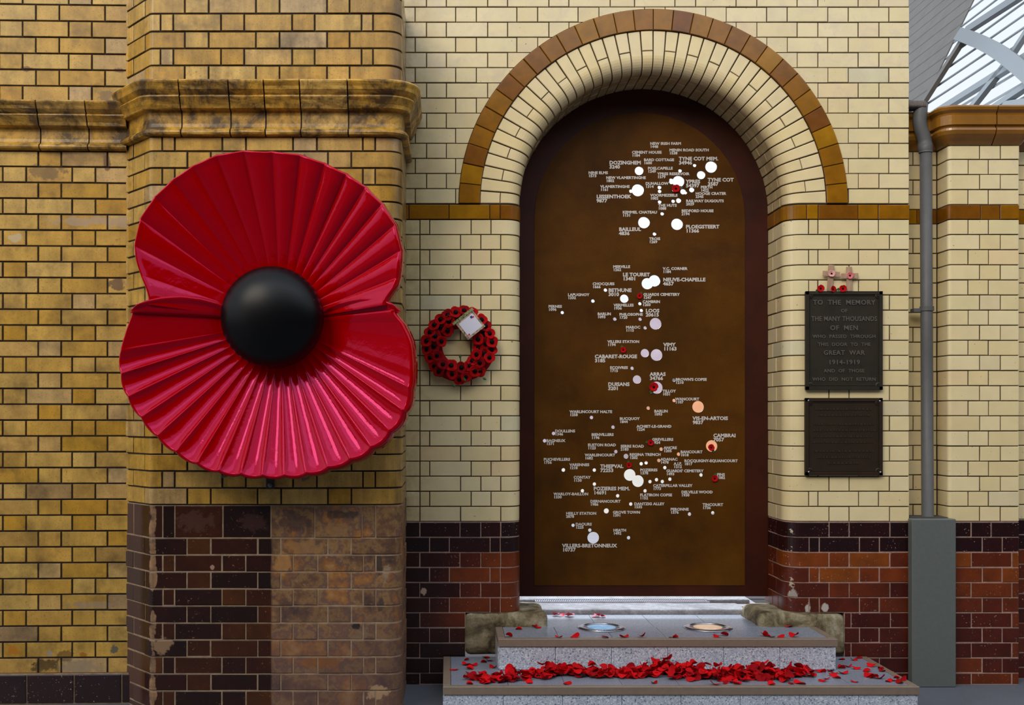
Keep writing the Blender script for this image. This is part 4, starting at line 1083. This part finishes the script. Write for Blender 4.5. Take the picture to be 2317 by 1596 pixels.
for (px, py, h) in ((612, 1097, 9), (611, 341, 6)):
    p = W(px, py, YP)
    MB().box((p.x-.02, YP-.012, p.z-h*SC(YP)), (p.x+.02, YP-.003, p.z+h*SC(YP)+(.06 if py > 900 else -.02)), .002).build('mounting_bracket', M_brk, pop)
MB().lathe([(.011, 0), (.011, .004), (.005, .005), (.005, .016)], org=W(612, 1098, YP)+Vector((0, -.012, 0)), seg=14, M=Matrix.Rotation(PI/2, 4, 'X').to_3x3()).build('bolt', sc_m, pop)
for px, py in ((503, 1079), (686, 1086), (506, 350), (688, 353)):
    p = W(px, py, -.78); MB().tube([p+Vector((0, .185, 0)), p+Vector((0, -.005, 0)), p+Vector((0, -.012, 0))], [.007, .007, .004], 12).build('fixing_rod', sc_m, pop)

# ------------------------------------------------------------------ small paper poppies
M_paper = simple('red_paper', c(176,2,8), .8, spec=.15); M_paper2 = simple('deep_red_paper', c(136,2,8), .85, spec=.15); M_btn = simple('black_button', c(5,5,6), .6, spec=.1)
M_leaf = simple('green_paper_leaf', c(52,92,34), .7, nscale=60, namt=.3); M_pink = simple('faded_pink_paper', c(214,110,110), .8); M_pink2 = simple('faded_pale_pink_paper', c(226,160,150), .8)
def petal_disc(r, lobes, depth, seed, dz=0, n=40, notch=.16, sx=1.0, sy=1.0):
    rnd = random.Random(seed); ph = rnd.random()*6; V = [(0, 0, dz)]; F = []
    rings = 4
    for k in range(1, rings+1):
        t = k/rings
        for i in range(n):
            a = 2*PI*i/n; l = abs(math.cos(a*lobes/2)); rr = r*t*(1-notch*(1-l**.5)*t*1.6)
            V.append((rr*math.cos(a)*sx, rr*math.sin(a)*sy, dz+depth*t*t+.05*r*math.sin(a*3+ph)*t*t))
    for i in range(n): F.append((0, 1+i, 1+(i+1) % n))
    for k in range(rings-1):
        for i in range(n): F.append((1+k*n+i, 1+(k+1)*n+i, 1+(k+1)*n+(i+1) % n, 1+k*n+(i+1) % n))
    return V, F
def small_poppy(r=.022, leaf=True, mat=M_paper, name='paper_poppy'):
    """local frame: flower faces +Z"""
    root = empty(name); root.location = (0, 0, 0); WL[root.name] = Vector((0, 0, 0))
    V, F = petal_disc(r, 2, r*.28, 1, .002, sx=1.0, sy=1.08)
    o = mesh_obj('petal', V, F, mat, root, smooth=True, center=False); md = o.modifiers.new('t', 'SOLIDIFY'); md.thickness = .0006
    MB().lathe([(r*.27, 0.0015), (r*.27, r*.20), (r*.2, r*.30), (r*.08, r*.32)], seg=14).build('button', M_btn, root, smooth=True, center=False)
    if leaf:
        Vl = []; N = 9
        for i in range(N):
            t = i/(N-1); wv = math.sin(PI*min(1, t*1.02))*r*.42+.0004; q = Vector((r*.5+t*r*1.25, 0, .0008+t*r*.1))
            Vl += [(q.x, -wv, q.z), (q.x, 0, q.z-.0012), (q.x, wv, q.z)]
        Fl = [(i*3+j, (i+1)*3+j, (i+1)*3+j+1, i*3+j+1) for i in range(N-1) for j in range(2)]
        lf = mesh_obj('leaf', Vl, Fl, M_leaf, root, center=False); md = lf.modifiers.new('t', 'SOLIDIFY'); md.thickness = .0006
    return root
FACE = Matrix(((1, 0, 0), (0, 0, -1), (0, 1, 0)))       # local x->X, y->Z, z->-Y
def place(o, p, roll=0, tilt=0, pan=0, sc_=1.0):
    m = FACE @ Matrix.Rotation(roll, 3, 'Z'); m = Matrix.Rotation(pan, 3, 'Z') @ Matrix.Rotation(tilt, 3, 'X') @ m
    o.rotation_euler = m.to_euler(); o.location = p; o.scale = (sc_,)*3; return o
R_ = math.radians
base_pop = small_poppy()
doorp = [(1529,427,-.02,10,1.05,'paper poppy beside the lettering YPRES, with a green leaf'),(1447,670,-.01,60,.72,'small paper poppy left of the words GUARDS CEMETERY'),(1410,792,-.01,110,.78,'paper poppy below the words VILLERS STATION'),
         (1479,876,-.02,245,1.15,'largest paper poppy on the door, over the hole below ARRAS'),(1472,1002,-.01,170,.8,'paper poppy beside the word GREVILLERS'),(1609,1013,-.015,-60,.85,'paper poppy inside the peach hole below CAMBRAI'),
         (1423,1053,-.01,100,.75,'dark paper poppy above the twin holes of THIEPVAL'),(1617,1083,-.01,80,.85,'paper poppy covering the start of the word FINS')]
for i, (px, py, dy, roll, s_, lab) in enumerate(doorp):
    o = base_pop if i == 0 else copy_tree(base_pop)
    place(o, W(px, py, YT-.002), R_(roll), 0, 0, s_); tag(o, lab, 'paper poppy', 'paper poppies on the door')
# ------------------------------------------------------------------ plaques
def bronze(name, a, b):
    m = NM(name); n = m.noise(12, 5, .6); m.set(Base_Color=m.ramp(n, [(.3, a), (.7, b)]), Roughness=.5, Metallic=.35); m.bump(m.noise(300, 2), .15, .001); return m.m
M_brz = bronze('dark_bronze', c(40,34,24), c(52,44,30)); M_brz2 = bronze('brown_bronze', c(42,28,14), c(52,36,18)); M_brzl = simple('dark_bronze_letters', c(92,86,80), .45, .2)
M_brzl2 = simple('brown_bronze_letters', c(52,40,26), .5, .3)
def plaque(x0, y0, x1, y1, mat, label, name, inset, bars):
    root = MB().box((X(x0), -.018, Z(y1)), (X(x1), -.002, Z(y0)), .003).build(name, mat); tag(root, label, 'plaque')
    def P_(i_, w_, yy):
        g = MB(); ax, bx_, az, bz = X(x0)+i_, X(x1)-i_, Z(y1)+i_, Z(y0)-i_
        g.box((ax, yy, az), (bx_, -.017, az+w_), .0008); g.box((ax, yy, bz-w_), (bx_, -.017, bz), .0008); g.box((ax, yy, az), (ax+w_, -.017, bz), .0008); g.box((bx_-w_, yy, az), (bx_, -.017, bz), .0008)
        return g
    P_(.0005, .018, -.0235).build('raised_border', mat, root); P_(.023, .003, -.0205).build('inner_bead', mat, root)
    for sx_ in (0, 1):
        for sz in (0, 1):
            cx = X(x0)+.024 if not sx_ else X(x1)-.024; cz = Z(y1)+.024 if not sz else Z(y0)-.024
            MB().lathe([(.016, .0), (.016, .004), (.011, .006), (.010, .003), (.006, .003), (.004, .007)], org=(cx, -.0175, cz), seg=18, M=Matrix.Rotation(PI/2, 4, 'X').to_3x3()).build('corner_boss', mat, root)
    return root
p1_ = plaque(1820, 660, 1994, 883, M_brz, 'upper dark bronze plaque reading TO THE MEMORY, with poppies on its top edge', 'memorial_plaque', 0, 0)
for body, py, cap, sx_, sp_ in (('TO  THE  MEMORY', 685, 11, 1.0, 1.12), ('OF', 704, 8, 1.0, 1.1), ('THE MANY THOUSANDS', 722, 11, .84, 1.06), ('OF  MEN', 742.5, 11, 1.0, 1.1), ('WHO  PASSED  THROUGH', 762, 8, 1.0, 1.1), ('THIS  DOOR  TO  THE', 780, 8, 1.0, 1.1), ('GREAT  WAR', 798.5, 10.5, 1.0, 1.1), ('1914-1919', 820, 10.5, 1.05, 1.1), ('AND  OF  THOSE', 839.5, 8, 1.0, 1.1), ('WHO  DID  NOT  RETURN', 858.5, 8, 1.0, 1.1)):
    sz = cap*SC(0)/CAPF; text('raised_lettering', body, (X(1907), -.0185, Z(py+cap/2)), sz, M_brzl, p1_, sx=sx_, off=sz*.02, ext=.0028, align='CENTER', spacing=sp_)
p2_ = plaque(1819, 901, 1994, 1076, M_brz2, 'lower brown bronze plaque of small raised lines with four pale screws', 'memorial_plaque', 0, 0)
rnd = random.Random(3)
for py, w_ in ((926, 130), (940, 118), (960, 136), (974, 140), (988, 138), (1001, 142), (1021, 140), (1035, 124), (1048, 72)):
    g = MB(); x = 1907-w_/2
    while x < 1907+w_/2-3:
        l = rnd.choice((3, 4, 6, 8)); hh = rnd.uniform(1.8, 2.6)
        g.box((X(x), -.0205, Z(py+hh)), (X(x+l*.8), -.0182, Z(py-hh))); x += l+1.2
    oo = g.build('raised_text_line', M_brzl2, p2_); oo['kind'] = 'stuff'
for px, py in ((1826, 907), (1987, 908), (1826.5, 1068), (1988, 1068.5)):
    MB().lathe([(.0045, 0), (.0045, .003), (.002, .005)], org=(X(px), -.0232, Z(py)), seg=12, M=Matrix.Rotation(PI/2, 4, 'X').to_3x3()).build('screw', M_ring, p2_)
# three poppies on the plaque's top edge
for px, py, roll, pan, s_, lab in ((1856.5, 653, 215, 0, .40*1.0, 'left red paper poppy on the upper plaque, with a green leaf'), (1884, 654.5, -10, .5, .38, 'middle, sideways red paper poppy on the upper plaque'), (1907, 653.5, 190, -.1, .40, 'red paper poppy on the upper plaque beside the right cross')):
    o = copy_tree(base_pop); place(o, W(px, py, -.022), R_(roll), 0, pan, s_*2.35/1.0); o.scale = (s_*2.2,)*3; tag(o, lab, 'paper poppy', 'paper poppies on the plaque')
M_wood = (lambda m: (m.set(Base_Color=m.ramp(m.noise(40, 4, .6, stretch=(1, 1, .15)), [(.3, c(150,116,92)), (.7, c(192,158,130))]), Roughness=.8), m.m)[1])(NM('weathered_pale_wood'))
for i, (px, yt, yb_, tl, arm, matp, lab) in enumerate(((1877, 600, 661, 4, 620, M_pink2, 'left wooden remembrance cross with a faded pale poppy'), (1922, 604, 661, -1, 624.5, M_pink, 'right wooden remembrance cross with a pink poppy'))):
    root = empty('wooden_cross', W(px, yb_, -.012)); tag(root, lab, 'cross', 'wooden crosses on the plaque'); h = (yb_-yt)*SC(0)
    up = MB().box((-.0145, -.005, 0.004), (.0145, .004, h), .0012).build('upright', M_wood, root, center=False); 
    za = (yb_-arm)*SC(0); MB().box((-.046, -.009, za-.015), (.046, -.0052, za+.013), .0012).build('crossbar', M_wood, root, center=False)
    sp2 = small_poppy(.0185, False, matp, 'cross_poppy')
    # flatten to parts of the cross
    for ch in list(sp2.children):
        ch.parent = root; ch.rotation_euler = (FACE @ Matrix.Rotation(i*1.2, 3, 'Z')).to_euler(); ch.location = (0, -.0095, za)
    bpy.data.objects.remove(sp2); root.rotation_euler = (0, math.radians(tl), 0)

# ------------------------------------------------------------------ wreath
wc = W(1041, 784, -.03); wrt = empty('poppy_wreath', wc); tag(wrt, 'round wreath of red paper poppies hung on the cream wall beside the giant poppy', 'wreath')
RW = 60*SC(0)
V = []; F = []
for i in range(40):
    a = 2*PI*i/40
    for j in range(12):
        b = 2*PI*j/12; r = RW+20*SC(0)*math.cos(b); V.append((r*math.cos(a), -.018*math.sin(b)+.006, r*math.sin(a)))
F = [(i*12+j, ((i+1) % 40)*12+j, ((i+1) % 40)*12+(j+1) % 12, i*12+(j+1) % 12) for i in range(40) for j in range(12)]
fix_normals(mesh_obj('wreath_ring', V, F, M_paper2, wrt, smooth=True, center=False))
wpts = []
for x, y in ((485,395),(605,325),(735,280),(385,490),(490,525),(625,425),(315,605),(400,665),(600,575),(260,745),(378,830),(500,750),(265,880),(428,985),(315,1015),(385,1150),(525,1125),(660,1145),(675,1280),(828,1180),(965,1150),(1045,1235),(1125,1100),(1000,1070),(1280,1015),(1200,955),(1075,965),(1320,885),(1225,790),(1320,760),(1100,860),(1185,635),(1285,625),(1100,715),(1215,505),(1150,400),(1010,280),(870,250),(900,1330),(1130,1240),(460,1240),(790,1370)):
    wpts.append((930+x/7.2545, 670+y/7.2545))
protos = []
for k in range(3):
    V, F = petal_disc(.032, 4, .007, k+3, .0, n=36, notch=.13)
    me_o = mesh_obj('poppy', V, F, M_paper if k != 1 else M_paper2, wrt, smooth=True, center=False); md = me_o.modifiers.new('t', 'SOLIDIFY'); md.thickness = .0007
    bt = MB().lathe([(.0115, .001), (.0115, .006), (.008, .0095), (.003, .010)], seg=14).build('button', M_btn, None, smooth=True, center=False); bt.parent = me_o
    protos.append(me_o)
rnd = random.Random(11)
for i, (px, py) in enumerate(wpts):
    pr0 = protos[i % 3] if i >= 3 else protos[i]
    if i >= 3:
        o = pr0.copy(); C.objects.link(o); ch = pr0.children[0].copy(); C.objects.link(ch); ch.parent = o; o.parent = wrt
    else: o = pr0
    dx_, dz_ = (px-1041)*SC(0), -(py-784)*SC(0); rr = math.hypot(dx_, dz_) or 1e-6
    tk = (rr-RW)/(26*SC(0)); tk = max(-1, min(1, tk)); nr = Vector((dx_/rr*math.sin(tk*.6), -math.cos(tk*.6), dz_/rr*math.sin(tk*.6)))
    nr += Vector((rnd.uniform(-.12, .12), 0, rnd.uniform(-.12, .12)))
    o.rotation_euler = (nr.normalized().to_track_quat('Z', 'Y').to_matrix() @ Matrix.Rotation(rnd.random()*6, 3, 'Z')).to_euler()
    o.location = (dx_, -.016*math.cos(tk*1.3)-.006-rnd.random()*.012, dz_); s_ = rnd.uniform(.92, 1.1); o.scale = (s_,)*3
for px, py, a in ((1041, 813, 90), (1049, 854, -70), (1091, 855, -30), (1024, 868, -60)):
    V = []; N = 7
    for i in range(N):
        t = i/(N-1); wv = math.sin(PI*t)*.0065*(1.15 if i % 2 else .85)+.0003; V += [(t*.024, -wv, 0), (t*.024, 0, .002), (t*.024, wv, 0)]
    lf = mesh_obj('leaf', V, [(i*3+j, (i+1)*3+j, (i+1)*3+j+1, i*3+j+1) for i in range(N-1) for j in range(2)], M_leaf, wrt, center=False)
    lf.rotation_euler = (FACE @ Matrix.Rotation(R_(a), 3, 'Z')).to_euler(); lf.location = ((px-1041)*SC(0), -.036, -(py-784)*SC(0)); md = lf.modifiers.new('t', 'SOLIDIFY'); md.thickness = .0006
# the card tucked on the wreath
cc = W(1064.5, 736, -.085); card = empty('memorial_card', cc); tag(card, 'tilted white card with a patterned border tucked on the poppy wreath', 'card')
def camo_mat():
    m = NM('patterned_border'); n = m.noise(90, 3, .6); m.set(Base_Color=m.ramp(n, [(.3, c(70,66,50)), (.45, c(150,128,104)), (.55, c(206,160,140)), (.7, c(180,170,120))]), Roughness=.5); return m.m
hw, hh = .0575, .0535
MB().box((-hw, -hh, -.002), (hw, hh, 0), .0006).build('border', camo_mat(), card, center=False)
MB().box((-hw+.013, -hh+.011, .0002), (hw-.011, hh-.011, .0012)).build('paper', simple('white_card', c(226,222,234), .6), card, center=False)
mm = NM('green_ribbon'); mm.set(Base_Color=mm.ramp(mm.noise(110, 2), [(.4, c(70,84,40)), (.55, c(150,152,100))]), Roughness=.6)
MB().box((-hw-.012, hh-.002, .0005), (hw+.006, hh+.014, .003), .0008).build('ribbon', mm.m, card, center=False)
MB().box((hw-.034, hh-.03, .0013), (hw-.022, hh-.017, .0018)).build('blue_emblem', simple('blue_print', c(40,50,130), .6), card, center=False)
V, F = petal_disc(.006, 2, .0003, 2, .0016, n=16); mesh_obj('red_emblem', V, F, simple('red_print', c(206,40,60), .6), card, center=False).location = (hw-.021, hh-.028, 0)
V, F = petal_disc(.006, 2, .0003, 2, .0016, n=16); mesh_obj('red_emblem', V, F, bpy.data.materials['red_print'], card, center=False).location = (-hw+.021, -hh+.018, 0)
card.rotation_euler = (FACE @ Matrix.Rotation(R_(38), 3, 'Z')).to_euler()

# ------------------------------------------------------------------ petals on the steps
M_pet = [simple('red_petal_paper', c(186,3,12), .8, spec=.15), simple('bright_red_petal_paper', c(208,6,18), .8, spec=.15), simple('dark_red_petal_paper', c(146,2,10), .85, spec=.15), simple('rose_petal_paper', c(226,70,90), .7)]
pmeshes = []
for k in range(10):
    rnd = random.Random(k+40); n = 14; V = [(0, 0, 0)]; r = .022; cu_ = rnd.uniform(.15, .9); tw = rnd.uniform(-.5, .5)
    for t in (.55, 1.0):
        for i in range(n):
            a = 2*PI*i/n; rr = r*t*(1-.25*max(0, -math.sin(a))**2+rnd.uniform(-.04, .04)*t)
            x, y = rr*math.cos(a)*1.15, rr*math.sin(a)
            V.append((x, y, cu_*(x*x)/r*.9+tw*x*y/r+rnd.uniform(-.001, .001)))
    F = [(0, 1+i, 1+(i+1) % n) for i in range(n)]+[(1+i, 1+n+i, 1+n+(i+1) % n, 1+(i+1) % n) for i in range(n)]
    zmin = min(v[2] for v in V); V = [(x, y, z-zmin) for x, y, z in V]
    me = bpy.data.meshes.new('petal'); me.from_pydata(V, [], F); me.materials.append(M_pet[(0, 1, 0, 2, 1, 0, 0, 1, 2, 0)[k]]); pmeshes.append(me)
mp = pmeshes[0].copy(); mp.materials.clear(); mp.materials.append(M_pet[3])
rnd = random.Random(5)
def petal_at(x, y, z, lab, tilt=.15, me=None, s_=1.0, grp='red paper petals on the steps'):
    o = bpy.data.objects.new('petal', me or rnd.choice(pmeshes)); C.objects.link(o)
    o.location = (x, y, z); o.rotation_euler = (rnd.gauss(0, tilt), rnd.gauss(0, tilt), rnd.uniform(0, 6.28)); s_ *= rnd.uniform(.8, 1.2); o.scale = (s_, s_, s_)
    R3 = o.rotation_euler.to_matrix(); o.location.z = z-s_*min((R3 @ v.co).z for v in o.data.vertices)
    tag(o, lab, 'petal', grp); return o
def tread_xy(px, py, z):   # ground position under an image point
    Y = DC*((CZ-z)*S/(py-VY)-1); return X(px, Y), Y
lab_d = 'red paper petal in the long drift along the foot of the upper step'
drift = [(1078,1530,5),(1110,1535,8),(1145,1531,10),(1180,1529,8),(1215,1524,10),(1245,1520,18),(1285,1519,18),(1325,1519,16),(1360,1523,12),(1395,1524,10),(1430,1522,14),(1465,1521,18),(1500,1515,26),(1535,1522,24),(1570,1524,20),(1610,1527,18),(1650,1526,16),(1690,1526,20),(1730,1525,20),(1770,1525,12),(1800,1521,9),(1825,1519,5)]
cnt = 0
def drift_label(q):
    if q < 1230: return 'red paper petal in the thin left end of the drift on the lower step'
    if q < 1420: return 'red paper petal in the left middle of the drift, below the second and third riser slabs'
    if q < 1600: return 'red paper petal in the tall central heap of the drift on the lower step'
    if q < 1720: return 'red paper petal in the right middle of the drift on the lower step'
    return 'red paper petal in the thinning right end of the drift on the lower step'
for i in range(len(drift)):
    px, py, wgt = drift[i]
    for k in range(int(wgt*.97)):
        qx = px+rnd.uniform(-20, 20); up_ = rnd.random()
        qy = py+rnd.gauss(0, 5.0)+6; x, y = tread_xy(qx, min(1550, max(1521, qy)), TZ1); 
        y = min(y, -.375); h = max(0, rnd.gauss(0, 1))*.012*(wgt/14)+.002+rnd.random()*.028*(wgt/20)*max(0, 1-abs(y+.43)/.14)
        petal_at(x, y, TZ1+max(.0005, h-.004), drift_label(qx), .34, s_=1.08); cnt += 1
sc1 = [(1057,1495),(1062,1515),(1100,1490),(1105,1497),(1095,1500),(1028,1517),(1062,1525),(1097,1531),(1068,1540),(1062,1549),(1115,1512),(1070,1507),(1055,1506),(1283,1548),(1480,1547),(1904,1493),(1932,1495),(1942,1490),(1920,1510),(1972,1509),(1905,1513),(1938,1515),(1960,1520),(1996,1520),(1992,1515),(1888,1524),(1885,1530),(1870,1537),(1835,1532),(1862,1543),(1908,1525),(1978,1535),(1990,1537),(1966,1533),(2010,1543),(2022,1541),(2035,1547),(2040,1540),(1934,1544),(1660,1546),(1668,1549),(1640,1548),(1775,1544),(1790,1548),(1805,1547),(1765,1538),(1815,1549),(1853,1521),(1863,1522),(1745,1550),(1880,1520),(1892,1535),(2028,1535)]
for px, py in sc1:
    x, y = tread_xy(px, py, TZ1); petal_at(x, y, TZ1+.0005, ('red paper petal lying apart near the left corner of the lower step' if px < 1130 else 'red paper petal lying apart near the right corner of the lower step' if px > 1830 else 'red paper petal lying in front of the drift, near the lower bronze nosing'), .12, s_=.9)
sc2 = [(1175,1425),(1210,1421),(1218,1422),(1150,1443),(1264,1444),(1302,1443),(1368,1444),(1412,1443),(1452,1443),(1523,1444),(1530,1444),(1622,1443),(1640,1440),(1728,1441),(1735,1440),(1745,1443),(1767,1443),(1798,1442),(1782,1419)]
for px, py in sc2:
    x, y = tread_xy(px, py, TZ2); petal_at(x, y, TZ2+.0005, 'red paper petal lying on the upper step', .2 if px not in (1640, 1728) else .7, s_=.9)
for px, py in ((1258,1388),(1270,1389),(1282,1389),(1292,1390),(1345,1391),(1352,1390),(1365,1391)):
    x, y = tread_xy(px, py, .325); petal_at(x, min(y, .36), .312, 'rose coloured petal lying along the threshold stone', .25, me=mp, s_=.8, grp='rose petals at the threshold')
hV = []; hF = []; hm = []; k_ = 0
for i in range(len(drift)):
    px, py, wgt = drift[i]
    for k in range(int(wgt*1.15)):
        me = rnd.choice(pmeshes); x, y = tread_xy(px+rnd.uniform(-20, 20), min(1546, max(1521, py+rnd.gauss(0, 4.5)+6)), TZ1); y = min(y, -.372)
        M_ = Matrix.Translation((x, y, TZ1+.001+rnd.random()*.010+rnd.random()*.022*(wgt/20)*max(0, 1-abs(y+.43)/.14))) @ Matrix.Rotation(rnd.uniform(0, 6.28), 4, 'Z') @ Matrix.Rotation(rnd.gauss(0, .35), 4, 'X')
        n = len(hV); q_ = [M_ @ v.co for v in me.vertices]; dz_ = max(0, TZ1+.0008-min(v.z for v in q_)); hV += [v+Vector((0, 0, dz_)) for v in q_]; hF += [tuple(q+n for q in p.vertices) for p in me.polygons]
        mi = M_pet.index(me.materials[0]); hm += [mi]*len(me.polygons)
hp = mesh_obj('fallen_petals', hV, hF, M_pet, midx=hm); tag(hp, 'bed of small crowded red petals beneath the drift on the lower step', 'petals', 'red paper petals on the steps', 'stuff')
print('petals', cnt+len(sc1)+len(sc2))
bake_text()
